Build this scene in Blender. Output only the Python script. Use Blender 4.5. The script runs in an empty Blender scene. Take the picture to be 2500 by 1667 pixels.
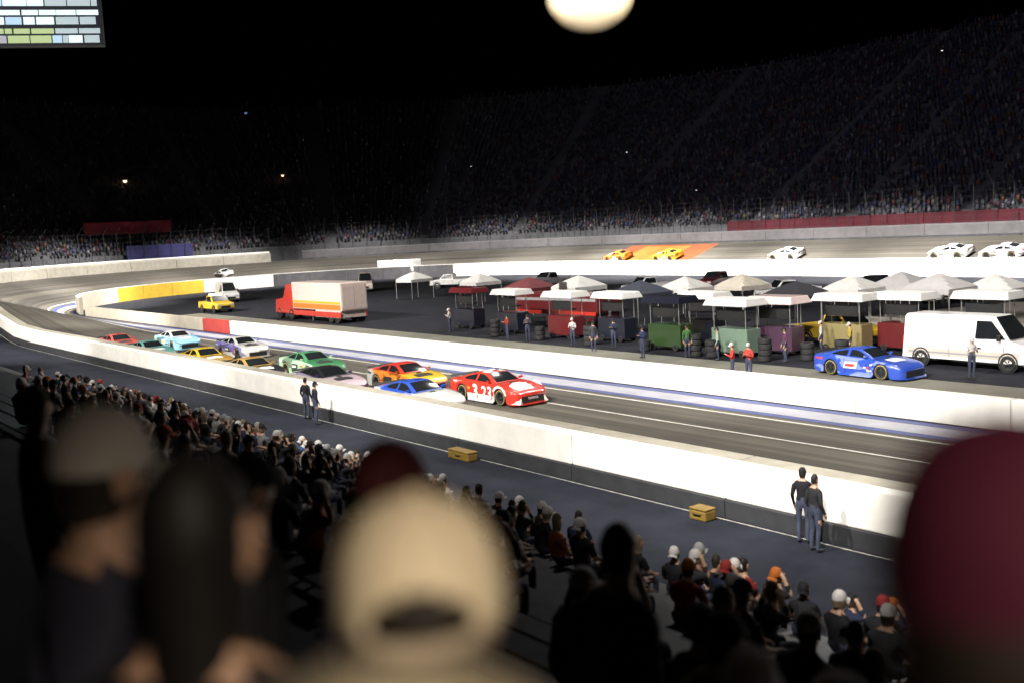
import bpy, bmesh, math, random
import numpy as np
from mathutils import Vector, Matrix
random.seed(7); rng = np.random.default_rng(11)
R = math.radians
sc = bpy.context.scene
col = sc.collection

# ------------------------------------------------------------------ camera, world, light, exposure
CAM_H = 7.6; FPX = 2600.0; YC = 553.0; ROLL = R(3.0)
pitch = math.atan((833.5 - YC) / FPX)
fw = Vector((0, math.cos(pitch), -math.sin(pitch))); rt0 = Vector((1, 0, 0)); up0 = rt0.cross(fw)
rt = rt0 * math.cos(ROLL) - up0 * math.sin(ROLL); up = rt0 * math.sin(ROLL) + up0 * math.cos(ROLL)
cd = bpy.data.cameras.new('camera'); cam = bpy.data.objects.new('camera', cd); col.objects.link(cam)
cam.matrix_world = Matrix(((rt.x, up.x, -fw.x, 0), (rt.y, up.y, -fw.y, 0), (rt.z, up.z, -fw.z, CAM_H), (0, 0, 0, 1)))
cd.sensor_width = 36; cd.lens = FPX / 2500 * 36; cd.clip_start = 0.05; cd.clip_end = 3000
cd.dof.use_dof = True; cd.dof.focus_distance = 46.0; cd.dof.aperture_fstop = 0.9
sc.camera = cam

w = bpy.data.worlds.new('World'); sc.world = w; w.use_nodes = True
nt = w.node_tree; sky = nt.nodes.new('ShaderNodeTexSky'); sky.sky_type = 'NISHITA'; sky.sun_disc = False
sky.sun_elevation = R(-7); sky.sun_rotation = R(200)
nt.links.new(sky.outputs[0], nt.nodes['Background'].inputs[0]); nt.nodes['Background'].inputs[1].default_value = 0.05
sc.view_settings.view_transform = 'Standard'; sc.view_settings.look = 'None'
sc.view_settings.exposure = 0.0; sc.view_settings.gamma = 1.0
sc.cycles.use_denoising = True; sc.cycles.max_bounces = 6; sc.cycles.sample_clamp_indirect = 6
sc.cycles.volume_bounces = 0

DV = Vector((-.6, .8, 0)); NV = Vector((.8, .6, 0))          # along the straight (away) and across it
def W(s, n, z=0.0): return DV * s + NV * n + Vector((0, 0, z))
def row_s(px, n):                                             # where a line at offset n crosses a bearing
    t = (px - 1250) / FPX
    return n * (.8 - .6 * t) / (.6 + .8 * t)
def bearing(px, py, dist):                                    # a point at a forward distance on a bearing
    d = fw * FPX + rt * (px - 1250) + up * (833.5 - py)
    return Vector((0, 0, CAM_H)) + d * (dist / FPX)

def spot(loc, aim, power, size, blend, colr, rad):
    l = bpy.data.lights.new('offscreen_spot', 'SPOT'); o = bpy.data.objects.new('offscreen_spot', l); col.objects.link(o)
    l.energy = power; l.spot_size = R(size); l.spot_blend = blend; l.color = colr; l.shadow_soft_size = rad
    o.location = loc; o.rotation_euler = (Vector(aim) - Vector(loc)).to_track_quat('-Z', 'Y').to_euler()
    return o
WARM = (1.0, .95, .86); COOL = (1.0, .96, .90)
# the floodlights along the roof edge of the stand we stand in, shining down on track and infield
for s, p in ((2, 120000), (20, 120000), (38, 120000), (58, 130000), (82, 170000), (112, 260000)): spot(W(s, -3, 30), W(s + 8, 37, 0), p * .95, 56, .5, WARM, .7)
# unseen spots added over the infield in place of stadium floodlights, shining outwards
for s, p in ((35, 62000), (70, 62000), (105, 95000)): spot(W(s, 66, 50), W(s, 38, 0), p, 76, .85, COOL, 1.2)
for s, p in ((42, 780000), (60, 780000), (78, 780000), (96, 780000), (114, 760000), (130, 560000)): spot(W(s, 76, 50), W(s, 105, 0), p, 38, .85, COOL, 1.2)
for a, p, zz in ((150, 420000, 36), (120, 380000, 34), (90, 420000, 34), (60, 520000, 36), (30, 620000, 40)):
    q = (math.sin(R(a)), -math.cos(R(a))); spot(W(125 + 12 * q[0], 68.5 + 12 * q[1], 50), W(125 + 40 * q[0], 68.5 + 40 * q[1], 1), p, zz, .85, COOL, 1.2)
# weak unseen fill spots added to brighten the crowd across the track
spot(W(20, -8, 34), W(66, 132, 4), 62000, 66, 1.0, (.72, .72, 1.0), 1.5)
spot(W(60, -8, 34), W(150, 130, 10), 30000, 70, 1.0, (.80, .80, 1.0), 1.5)
# unseen warm spot behind us, cone narrowed to brighten the tan cap
cl = spot((1.3, -2.6, 9.4), (-.06, 1.05, 7.12), 930, 17, 1.0, (1.0, .85, .64), .25); cl.name = 'tan_cap_spot'

# ------------------------------------------------------------------ materials
MATS = {}
def M(name, c, rough=.6, metal=0., var=.12, scale=4., bump=0., bscale=None, coat=0., spec=.5, streak=None):
    if name in MATS: return MATS[name]
    m = bpy.data.materials.new(name); m.use_nodes = True; t = m.node_tree; b = t.nodes['Principled BSDF']
    b.inputs['Roughness'].default_value = rough; b.inputs['Metallic'].default_value = metal
    b.inputs['Coat Weight'].default_value = coat; b.inputs['Coat Roughness'].default_value = .06
    b.inputs['Specular IOR Level'].default_value = spec
    tc = t.nodes.new('ShaderNodeTexCoord'); mp = t.nodes.new('ShaderNodeMapping')
    t.links.new(tc.outputs['Object'], mp.inputs[0])
    if streak: mp.inputs['Rotation'].default_value = (0, 0, streak[0]); mp.inputs['Scale'].default_value = streak[1]
    n = t.nodes.new('ShaderNodeTexNoise'); n.inputs['Scale'].default_value = scale; n.inputs['Detail'].default_value = 6
    n.inputs['Roughness'].default_value = .62
    t.links.new(mp.outputs[0], n.inputs[0])
    r = t.nodes.new('ShaderNodeValToRGB'); r.color_ramp.elements[0].position = .28; r.color_ramp.elements[1].position = .72
    r.color_ramp.elements[0].color = tuple(max(0, x * (1 - var)) for x in c) + (1,)
    r.color_ramp.elements[1].color = tuple(min(1, x * (1 + var)) for x in c) + (1,)
    t.links.new(n.outputs[0], r.inputs[0]); t.links.new(r.outputs[0], b.inputs['Base Color'])
    if bump:
        n2 = t.nodes.new('ShaderNodeTexNoise'); n2.inputs['Scale'].default_value = bscale or scale * 6; n2.inputs['Detail'].default_value = 5
        t.links.new(tc.outputs['Object'], n2.inputs[0])
        bp = t.nodes.new('ShaderNodeBump'); bp.inputs['Strength'].default_value = bump; bp.inputs['Distance'].default_value = .02
        t.links.new(n2.outputs[0], bp.inputs['Height']); t.links.new(bp.outputs[0], b.inputs['Normal'])
    MATS[name] = m; return m
def MC(name, rough=.8, var=.25, scale=9., attr=None):          # colour from the object (clothes, caps, hair) or a colour attribute
    if name in MATS: return MATS[name]
    m = bpy.data.materials.new(name); m.use_nodes = True; t = m.node_tree; b = t.nodes['Principled BSDF']
    b.inputs['Roughness'].default_value = rough; b.inputs['Specular IOR Level'].default_value = .25
    if attr:
        a = t.nodes.new('ShaderNodeAttribute'); a.attribute_name = attr; src = a.outputs['Color']
    else:
        a = t.nodes.new('ShaderNodeObjectInfo'); src = a.outputs['Color']
    tc = t.nodes.new('ShaderNodeTexCoord'); n = t.nodes.new('ShaderNodeTexNoise'); n.inputs['Scale'].default_value = scale; n.inputs['Detail'].default_value = 5
    t.links.new(tc.outputs['Object'], n.inputs[0])
    mr = t.nodes.new('ShaderNodeMapRange'); mr.inputs[1].default_value = .3; mr.inputs[2].default_value = .7
    mr.inputs[3].default_value = 1 - var; mr.inputs[4].default_value = 1 + var * .4; t.links.new(n.outputs[0], mr.inputs[0])
    mx = t.nodes.new('ShaderNodeVectorMath'); mx.operation = 'SCALE'; t.links.new(src, mx.inputs[0]); t.links.new(mr.outputs[0], mx.inputs['Scale'])
    t.links.new(mx.outputs[0], b.inputs['Base Color'])
    if not attr:
        bp = t.nodes.new('ShaderNodeBump'); bp.inputs['Strength'].default_value = .35; bp.inputs['Distance'].default_value = .01
        t.links.new(n.outputs[0], bp.inputs['Height']); t.links.new(bp.outputs[0], b.inputs['Normal'])
    MATS[name] = m; return m
def EM(name, c, st):
    if name in MATS: return MATS[name]
    m = bpy.data.materials.new(name); m.use_nodes = True; b = m.node_tree.nodes['Principled BSDF']
    b.inputs['Base Color'].default_value = tuple(c) + (1,); b.inputs['Emission Color'].default_value = tuple(c) + (1,)
    b.inputs['Emission Strength'].default_value = st; MATS[name] = m; return m

ANG = math.atan2(DV.y, DV.x)
asphalt = M('dark asphalt', (.019, .020, .026), .92, var=.35, scale=.7, bump=.3, bscale=40, spec=.12)
walkway_m = M('walkway asphalt', (.016, .018, .027), .92, var=.35, scale=.5, bump=.25, bscale=35, spec=.12)
def concrete_track():
    m = M('track concrete', (.125, .116, .100), .75, var=.1, scale=.35, bump=.15, bscale=25, spec=.2)
    t = m.node_tree; b = t.nodes['Principled BSDF']; src = b.inputs['Base Color'].links[0].from_socket
    at = t.nodes.new('ShaderNodeAttribute'); at.attribute_name = 'lane'
    mp = t.nodes.new('ShaderNodeMapping'); mp.inputs['Scale'].default_value = (26, .018, 1); t.links.new(at.outputs['Vector'], mp.inputs[0])
    n = t.nodes.new('ShaderNodeTexNoise'); n.inputs['Scale'].default_value = 1; n.inputs['Detail'].default_value = 7; n.inputs['Roughness'].default_value = .7
    t.links.new(mp.outputs[0], n.inputs[0])
    r = t.nodes.new('ShaderNodeValToRGB'); r.color_ramp.elements[0].position = .3; r.color_ramp.elements[0].color = (.26, .26, .28, 1)
    r.color_ramp.elements[1].position = .62; r.color_ramp.elements[1].color = (1.08, 1.06, 1.02, 1); t.links.new(n.outputs[0], r.inputs[0])
    mx = t.nodes.new('ShaderNodeMix'); mx.data_type = 'RGBA'; mx.blend_type = 'MULTIPLY'; mx.inputs[0].default_value = 1
    t.links.new(src, mx.inputs[6]); t.links.new(r.outputs[0], mx.inputs[7])
    # rubbered-in groove
    sp = t.nodes.new('ShaderNodeSeparateXYZ'); t.links.new(at.outputs['Vector'], sp.inputs[0])
    g = t.nodes.new('ShaderNodeValToRGB'); g.color_ramp.elements[0].position = 0; g.color_ramp.elements[0].color = (1, 1, 1, 1)
    for p, v in ((.18, 1.), (.36, .74), (.5, .86), (.66, .58), (.90, .52)):
        e = g.color_ramp.elements.new(p); e.color = (v, v, v * 1.01, 1)
    t.links.new(sp.outputs[0], g.inputs[0])
    m2 = t.nodes.new('ShaderNodeMix'); m2.data_type = 'RGBA'; m2.blend_type = 'MULTIPLY'; m2.inputs[0].default_value = 1
    t.links.new(mx.outputs[2], m2.inputs[6]); t.links.new(g.outputs[0], m2.inputs[7]); t.links.new(m2.outputs[2], b.inputs['Base Color'])
    return m
track_m = concrete_track()
pit_m = M('pit road concrete', (.15, .145, .115), .8, var=.25, scale=.5, bump=.2, bscale=25)
white_wall = M('white wall paint', (.80, .78, .745), .55, var=.09, scale=1.3, bump=.12, bscale=14)
dim_wall = M('dimmed wall white', (.46, .42, .34), .6, var=.16, scale=.9, bump=.12, bscale=14)  # the white wall turned beige in its colour where less light falls
yellow_wall = M('yellow wall paint', (.50, .33, .035), .55, var=.14, scale=.9)
red_wall = M('red wall paint', (.42, .055, .045), .55, var=.14, scale=.9)
barrier_m = M('barrier steel', (.30, .28, .235), .6, var=.2, scale=1.4, bump=.1)
line_white = M('white line paint', (.62, .60, .56), .6, var=.25, scale=1.2)
line_blue = M('blue line paint', (.05, .075, .24), .55, var=.25, scale=1.2)
steel = M('galvanised steel', (.42, .42, .42), .38, 1., var=.2, scale=5)
alu = M('aluminium bench', (.16, .16, .17), .45, .8, var=.2, scale=3)
dark_steel = M('dark painted steel', (.03, .03, .035), .5, var=.2)
stand_m = M('stand concrete', (.10, .10, .11), .9, var=.25, scale=.6)
rubber = M('tyre rubber', (.018, .018, .018), .8, var=.3, scale=20)
rim_m = M('dark wheel metal', (.10, .10, .10), .35, .9, var=.2)
glass = M('dark car glass', (.012, .014, .016), .08, var=.2, scale=2, spec=.7)
black_pl = M('black plastic', (.015, .015, .016), .5, var=.3)
white_pt = M('white vehicle paint', (.74, .73, .72), .3, var=.05, scale=2, coat=.5)
def paint(name, c): return M('paint ' + name, c, .32, var=.08, scale=2.5, coat=.6)

# ------------------------------------------------------------------ mesh helper
class MB:
    def __init__(s): s.v = []; s.f = []; s.m = []
    def add(s, vs, fs, mi=0):
        o = len(s.v); s.v += [tuple(p) for p in vs]; s.f += [tuple(i + o for i in f) for f in fs]; s.m += [mi] * len(fs); return s
    def box(s, a, b, mi=0):
        (x0, y0, z0), (x1, y1, z1) = a, b
        return s.add([(x0, y0, z0), (x1, y0, z0), (x1, y1, z0), (x0, y1, z0), (x0, y0, z1), (x1, y0, z1), (x1, y1, z1), (x0, y1, z1)],
              [(0, 3, 2, 1), (4, 5, 6, 7), (0, 1, 5, 4), (1, 2, 6, 5), (2, 3, 7, 6), (3, 0, 4, 7)], mi)
    def hexa(s, p8, mi=0): return s.add(p8, [(0, 3, 2, 1), (4, 5, 6, 7), (0, 1, 5, 4), (1, 2, 6, 5), (2, 3, 7, 6), (3, 0, 4, 7)], mi)
    def tube(s, pts, r, k=8, mi=0, caps=True):
        pts = [Vector(p) for p in pts]; rr = r if isinstance(r, (list, tuple)) else [r] * len(pts); rings = []
        for i, p in enumerate(pts):
            d = (pts[min(i + 1, len(pts) - 1)] - pts[max(i - 1, 0)]).normalized()
            a = d.cross(Vector((0, 0, 1)) if abs(d.z) < .9 else Vector((1, 0, 0))).normalized(); b = d.cross(a)
            rings.append([p + (a * math.cos(q) + b * math.sin(q)) * rr[i] for q in [2 * math.pi * j / k for j in range(k)]])
        vs = [p for g in rings for p in g]; fs = []
        for i in range(len(rings) - 1):
            for j in range(k): fs.append((i * k + j, i * k + (j + 1) % k, (i + 1) * k + (j + 1) % k, (i + 1) * k + j))
        if caps: fs += [tuple(range(k))[::-1], tuple(range((len(rings) - 1) * k, len(rings) * k))]
        return s.add(vs, fs, mi)
    def lathe(s, prof, axis='z', c=(0, 0, 0), k=20, mi=0):
        vs = []; fs = []
        for (r, h) in prof:
            for j in range(k):
                a = 2 * math.pi * j / k; x, y = r * math.cos(a), r * math.sin(a)
                p = (x, y, h) if axis == 'z' else ((x, h, y) if axis == 'y' else (h, x, y)); vs.append((p[0] + c[0], p[1] + c[1], p[2] + c[2]))
        for i in range(len(prof) - 1):
            for j in range(k): fs.append((i * k + j, i * k + (j + 1) % k, (i + 1) * k + (j + 1) % k, (i + 1) * k + j))
        return s.add(vs, fs, mi)
    def grid(s, rows, mi=0, closed=False):
        nn = len(rows[0]); vs = [p for r_ in rows for p in r_]; fs = []
        for i in range(len(rows) - 1):
            for j in range(nn if closed else nn - 1):
                fs.append((i * nn + j, i * nn + (j + 1) % nn, (i + 1) * nn + (j + 1) % nn, (i + 1) * nn + j))
        return s.add(vs, fs, mi)
    def mesh(s, name, mats, smooth=False, fix=True):
        me = bpy.data.meshes.new(name); me.from_pydata(s.v, [], s.f)
        for m in (mats if isinstance(mats, (list, tuple)) else [mats]): me.materials.append(m)
        if len(me.materials) > 1: me.polygons.foreach_set('material_index', s.m)
        if fix:
            bm = bmesh.new(); bm.from_mesh(me); bmesh.ops.recalc_face_normals(bm, faces=bm.faces); bm.to_mesh(me); bm.free()
        if smooth: me.polygons.foreach_set('use_smooth', [True] * len(me.polygons))
        me.update(); return me
    def build(s, name, mats, parent=None, smooth=False, fix=True): return link(name, s.mesh(name, mats, smooth, fix), parent)
def link(name, me, parent=None):
    o = bpy.data.objects.new(name, me); col.objects.link(o); o.parent = parent; return o
def tag(o, label, cat, group=None):
    o['label'] = label; o['category'] = cat
    if group: o['group'] = group
    return o
def thing(name, label, cat, loc=(0, 0, 0), rz=0., group=None):
    o = bpy.data.objects.new(name, None); col.objects.link(o); o.location = loc; o.rotation_euler = (0, 0, rz); o.empty_display_size = .2
    return tag(o, label, cat, group)
def struct(o): o['kind'] = 'structure'; return o
def stuff(o): o['kind'] = 'stuff'; return o
def bevel(me, wd, seg=1, ang=40):
    bm = bmesh.new(); bm.from_mesh(me)
    es = [e for e in bm.edges if len(e.link_faces) == 2 and e.calc_face_angle(0) > R(ang)]
    bmesh.ops.bevel(bm, geom=es, offset=wd, segments=seg, affect='EDGES', profile=.5); bm.to_mesh(me); bm.free(); return me

# ------------------------------------------------------------------ the oval
SC, NC = 125., 68.5; RI, RO = 34.5, 48.5; BANK = 4.0
def oval(u):
    """u: metres along the inner edge -> (s0, n0, s1, n1, bank): inner edge, outer edge, height of the outer edge"""
    if u < SC:
        t = min(1, max(0, (u - 92) / 33)); return (u, NC - RI, u, NC - RO, BANK * t * t * (3 - 2 * t))
    a = (u - SC) / RI
    if a < math.pi:
        return (SC + RI * math.sin(a), NC - RI * math.cos(a), SC + RO * math.sin(a), NC - RO * math.cos(a), BANK)
    q = u - SC - RI * math.pi
    return (SC - q, NC + RI, SC - q, NC + RO, BANK)
UBK = SC + RI * math.pi
U0, U1 = -45., SC + RI * math.pi + 175
def on_track(u, f, dz=0.):
    s0, n0, s1, n1, b = oval(u); return W(s0 + (s1 - s0) * f, n0 + (n1 - n0) * f, b * max(0, (f - .08) / .92) + dz)
def strip(name, f0, f1, dz, mat, nf=1, u0=U0, u1=U1, du=3., lane=False):
    us = np.arange(u0, u1 + .1, du); rows = []; uv = []
    for u in us:
        rows.append([on_track(u, f0 + (f1 - f0) * j / nf, dz) for j in range(nf + 1)]); uv += [(f0 + (f1 - f0) * j / nf, u, 0) for j in range(nf + 1)]
    o = struct(MB().grid(rows).build(name, mat))
    if lane:
        a = o.data.attributes.new('lane', 'FLOAT_VECTOR', 'POINT'); a.data.foreach_set('vector', np.array(uv, dtype=np.float32).ravel())
    return o
struct(MB().add([(-900, -300, -.03), (900, -300, -.03), (900, 1500, -.03), (-900, 1500, -.03)], [(0, 1, 2, 3)]).build('ground', asphalt))
strip('race_track', 0.03, .93, 0.0, track_m, nf=10, lane=True)
strip('blue_edge_line', .028, .062, .008, line_blue)
strip('white_apron_line', .066, .155, .008, M('lavender apron paint', (.36, .36, .41), .6, var=.2, scale=.8))
strip('thin_blue_line', .158, .185, .008, line_blue)
strip('groove_line', .215, .226, .008, line_white)
strip('lane_line', .405, .412, .008, line_white, u0=-45, u1=60)
for nm, fa, fb_, pa, pb, c_ in (('painted_sponsor_panel', .12, .90, 1700, 1490, ('orange', (.20, .045, .014))), ('painted_sponsor_panel', .40, .86, 1640, 1530, ('yellow', (.24, .11, .02)))):
    ua, ub = [UBK + SC - row_s(q, 110.) for q in (pb, pa)]
    strip(nm, fa, fb_, .008 if c_[0] == 'orange' else .016, M('track paint ' + c_[0], c_[1], .6, var=.2, scale=.6), nf=4, u0=ua, u1=ub, du=(ub - ua) / 8)
# infield
pts = [W(s, 34.6, -.01) for s in np.linspace(-45, SC, 12)] + [W(SC + 34.2 * math.sin(a), NC - 34.2 * math.cos(a), -.01) for a in np.linspace(.1, math.pi, 24)] + [W(-60, NC + 34.2, -.01)]
struct(MB().add(pts, [tuple(range(len(pts)))]).build('infield', asphalt))
struct(MB().add([W(-40, 34.9, .0), W(-40, 42.2, .0), W(112, 42.2, .0), W(112, 34.9, .0)], [(0, 1, 2, 3)]).build('pit_road', pit_m))
struct(MB().add([W(-30, 56, .0), W(-30, 78, .0), W(41, 78, .0), W(47, 56, .0)], [(0, 1, 2, 3)]).build('garage_apron', M('garage concrete', (.27, .245, .205), .75, var=.15, scale=.4)))
for n_ in (58.2, 61.0, 64.2):
    struct(MB().add([W(-30, n_, .006), W(-30, n_ + .16, .006), W(44, n_ + .16, .006), W(44, n_, .006)], [(0, 1, 2, 3)]).build('painted_line', line_white))
struct(MB().add([W(-20, 13.9, .0), W(-20, 20.0, .0), W(130, 20.0, .0), W(130, 13.9, .0)], [(0, 1, 2, 3)]).build('walkway', walkway_m))

# ------------------------------------------------------------------ walls of panels
def wall(name, label, us, f_in, f_out, h, mat_of, cap=None, gap=.03, base=-.05, zoff=None, lean=0.):
    root = thing(name, label, 'wall')
    for k in range(len(us) - 1):
        p = []
        for z in (0, 1):
            for (u, f, g) in ((us[k], f_in, 1), (us[k + 1], f_in, -1), (us[k + 1], f_out, -1), (us[k], f_out, 1)):
                q = on_track(u + gap * g * .5, f); q = Vector((q.x, q.y, q.z + (h if z else base))); p.append(q)
        me = MB().hexa(p).mesh('wall_panel', mat_of(us[k], k)); bevel(me, .035, 2)
        for q in me.polygons: q.use_smooth = False
        link('wall_panel', me, root)
    if cap:
        rows = []
        for u in us: rows.append([on_track(u, f, h + dz) for f, dz in cap[0]])
        MB().grid(rows).build('top_rail', cap[1], root)
    return root
us = list(np.arange(-36, 190, 6.0))
ow = wall('outer_wall', 'long white outer track wall between the walkway and the racing cars', us, .972, 1.0, 1.42, lambda u, k: white_wall, base=.46)
plinth_m = M('dark lower wall', (.022, .023, .028), .8, var=.35, scale=1.5, bump=.2)  # lower part of the wall, darker than the panels above
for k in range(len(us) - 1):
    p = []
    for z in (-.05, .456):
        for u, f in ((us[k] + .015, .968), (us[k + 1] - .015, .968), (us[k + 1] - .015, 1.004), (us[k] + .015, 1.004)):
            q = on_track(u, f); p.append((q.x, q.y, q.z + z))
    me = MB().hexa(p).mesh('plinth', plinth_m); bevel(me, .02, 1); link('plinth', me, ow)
strip('kerb_line', 1.014, 1.018, .012, M('worn line paint', (.30, .29, .27), .7, var=.5, scale=2.5), u0=-20, u1=100)
root = wall('energy_barrier', 'beige steel energy barrier along the track side of the near white wall', us, .915, .966, 1.38, lambda u, k: barrier_m)
# the pit wall along the front straight
us = list(np.arange(-36, 127, 6.0))
wall('pit_wall', 'long low white pit wall on the far side of the racing cars', us, -.028, .0, 1.05,
     lambda u, k: white_wall if u < 84 else (red_wall if u < 90 else dim_wall))
rail_b = M('pit wall cap', (.25, .24, .19), .7, var=.2, scale=1.2)
# inner wall round the turn and along the back straight
us = list(np.arange(129, SC + RI * math.pi + 150, 6.0))
def inner_tone(u, k):
    if u < 148: return dim_wall
    if u < 170: return yellow_wall
    p = on_track(u + 3, 0); px = 1250 + FPX * p.x / max(p.y, 1)  # panels past the yellow are charcoal
    if 690 < px < 1090: return M('charcoal wall panel', (.075, .072, .08), .7, var=.25, scale=.8)
    if 1760 < px < 1980 or px > 2240: return M('mid grey wall panel', (.34, .32, .31), .7, var=.3, scale=.8)
    return white_wall
wall('inner_wall', 'inner wall of the far turn and back straight, yellow then white', us, -.03, .0, 1.9,
     inner_tone, cap=([(-.03, .01), (-.03, .07), (.0, .07), (.0, .01)], line_white))
us = list(np.arange(190, SC + RI * math.pi + 170, 8.0))
wall('far_outer_wall', 'dark outer wall along the far banked straight below the stand', us, .985, 1.02, 1.2, lambda u, k: M('grey wall paint', (.10, .095, .10), .7, var=.2, scale=.8))

# ------------------------------------------------------------------ stands across the track
def stand_pt(v, d, z):            # v: metres along the outer wall from the start of the turn, d: depth behind the wall
    L = RO * math.pi; r = RO + d
    if v < 0: return W(SC + v, NC - r, z)
    a = v / RO
    if v < L: return W(SC + r * math.sin(a), NC - r * math.cos(a), z)
    return W(SC - (v - L), NC + r, z)
STEP_D, STEP_Z, ROWS = .95, .56, 54
V0, V1 = 38., RO * math.pi + 155
rows = []
for v in np.arange(V0, V1, 4.0):
    r_ = [stand_pt(v, 2.2, -.1), stand_pt(v, 2.2, 6.2)]
    for k in range(ROWS):
        r_ += [stand_pt(v, 2.2 + k * STEP_D + STEP_D, 6.2 + k * STEP_Z), stand_pt(v, 2.2 + (k + 1) * STEP_D, 6.2 + (k + 1) * STEP_Z)]
    r_ += [stand_pt(v, 2.2 + ROWS * STEP_D + 1, 6.2 + ROWS * STEP_Z), stand_pt(v, 2.2 + ROWS * STEP_D + 1, -.1)]
    rows.append(r_)
st = thing('grandstand', 'huge dark grandstand packed with spectators beyond the far straight', 'grandstand')
MB().grid(rows).build('terrace', stand_m, st)
# catch fence on the far wall
mb = MB()
for v in np.arange(V0, V1, 2.4):
    a = stand_pt(v, .6, 3.8); b = stand_pt(v, .6, 9.6); c_ = stand_pt(v, -.5, 10.6); mb.tube([a, b, c_], .05, 5)
for z in np.arange(5.4, 9.7, .7):
    mb.tube([stand_pt(v, .62, z) for v in np.arange(V0, V1, 4.)], .014, 4)
tag(mb.build('catch_fence', dark_steel), 'tall dark steel catch fence on the far outer wall', 'fence')
# aisles split the crowd into blocks
def far_crowd():
    base_v = []; base_f = []
    b = MB(); b.hexa([(-.20, -.13, 0), (.20, -.13, 0), (.20, .13, 0), (-.20, .13, 0), (-.15, -.1, .62), (.15, -.1, .62), (.15, .1, .62), (-.15, .1, .62)])
    b.add([(-.1, 0, .74), (.1, 0, .74), (0, -.11, .74), (0, .11, .74), (0, 0, .62), (0, 0, .88)], [(0, 2, 4), (2, 1, 4), (1, 3, 4), (3, 0, 4), (2, 0, 5), (1, 2, 5), (3, 1, 5), (0, 3, 5)])
    bv = np.array(b.v); bf = b.f
    P = []; C = []; A = []
    pal = np.array([(.05, .05, .07), (.09, .09, .12), (.20, .19, .22), (.28, .27, .29), (.16, .03, .04), (.04, .06, .18), (.2, .17, .13), (.03, .03, .04), (.07, .07, .09), (.30, .12, .05)])
    pal = pal * .6 + np.array((.06, .06, .08)) * .4
    pw = np.array([.2, .16, .1, .07, .08, .09, .08, .12, .08, .02]); pw /= pw.sum()
    for k in range(ROWS):
        for v in np.arange(V0 + 1, V1 - 1, .62):
            if (v % 16) < 1.3 or rng.random() < .16: continue
            d = 2.2 + k * STEP_D + rng.uniform(.3, .6); vv = v + rng.uniform(-.12, .12)
            p = stand_pt(vv, d, 6.2 + k * STEP_Z + (.42 if rng.random() < .5 else .75))
            q = stand_pt(vv + .3, d, 0) - stand_pt(vv - .3, d, 0); a = math.atan2(q.y, q.x) + rng.uniform(-.4, .4)
            P.append(p); A.append((a, rng.uniform(.88, 1.12))); C.append((pal[rng.choice(len(pal), p=pw)], (.13, .10, .09) if rng.random() < .5 else pal[rng.choice(len(pal), p=pw)]))
    P = np.array([tuple(p) for p in P]); A = np.array(A); n = len(P); nb = len(bv)
    c, s_ = np.cos(A[:, 0])[:, None], np.sin(A[:, 0])[:, None]; sc_ = A[:, 1][:, None]
    X = (bv[None, :, 0] * c - bv[None, :, 1] * s_) * sc_ + P[:, 0:1]; Y = (bv[None, :, 0] * s_ + bv[None, :, 1] * c) * sc_ + P[:, 1:2]; Z = bv[None, :, 2] * sc_ + P[:, 2:3]
    V = np.stack([X, Y, Z], -1).reshape(-1, 3)
    cols = np.ones((n, nb, 4), np.float32); C1 = np.array([x[0] for x in C]); C2 = np.array([x[1] for x in C])
    cols[:, :8, :3] = C1[:, None]; cols[:, 8:, :3] = C2[:, None]
    lt = [i for f in bf for i in f]; ls = [len(f) for f in bf]
    LV = (np.array(lt)[None, :] + (np.arange(n) * nb)[:, None]).ravel().astype(np.int32); LT = np.tile(ls, n).astype(np.int32)
    me = bpy.data.meshes.new('crowd'); me.vertices.add(len(V)); me.vertices.foreach_set('co', V.astype(np.float32).ravel())
    me.loops.add(len(LV)); me.loops.foreach_set('vertex_index', LV); me.polygons.add(len(LT))
    me.polygons.foreach_set('loop_start', np.concatenate([[0], np.cumsum(LT)[:-1]]).astype(np.int32)); me.polygons.foreach_set('loop_total', LT)
    me.update(calc_edges=True); me.validate()
    ca = me.color_attributes.new('Col', 'FLOAT_COLOR', 'POINT'); ca.data.foreach_set('color', cols.ravel())
    me.materials.append(MC('crowd clothing', attr='Col', var=.2))
    o = stuff(link('crowd', me)); tag(o, 'dense far-off crowd of spectators filling the dark stand', 'crowd')
    print('far crowd', n)
far_crowd()

# banners, lamps and the bank of floodlights on the stands
def banner(name, label, v0, v1, d, z0, z1, mat):
    rows = [[stand_pt(v, d, z0), stand_pt(v, d, z1)] for v in np.linspace(v0, v1, 9)] + [[stand_pt(v, d + .06, z0), stand_pt(v, d + .06, z1)] for v in np.linspace(v1, v0, 9)]
    rows.append(rows[0]); return tag(MB().grid(rows).build(name, mat), label, 'banner')
def v_of_px(px, d=2.0):
    best = None
    for v in np.arange(V0, V1, .5):
        p = stand_pt(v, d, 0); x = 1250 + FPX * p.x / p.y if p.y > 1 else -9e9
        if best is None or abs(x - px) < best[0]: best = (abs(x - px), v)
    return best[1]
banner('banner', 'long dark red banner along the foot of the far stand at the right', v_of_px(2700), v_of_px(1790), 1.7, 5.2, 6.6, M('dark red cloth', (.085, .008, .016), .8, var=.3, scale=.6))
banner('banner', 'faded red banner on the dark stand at the left', v_of_px(440, 6), v_of_px(230, 6), 6.2, 9.6, 11.6, M('red cloth', (.24, .015, .035), .8, var=.3, scale=.3))
banner('banner', 'dim blue banner low on the dark stand at the left', v_of_px(490, 1), v_of_px(330, 1), .95, 5.3, 7.6, M('blue cloth', (.03, .03, .12), .8, var=.3, scale=.3))

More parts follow.
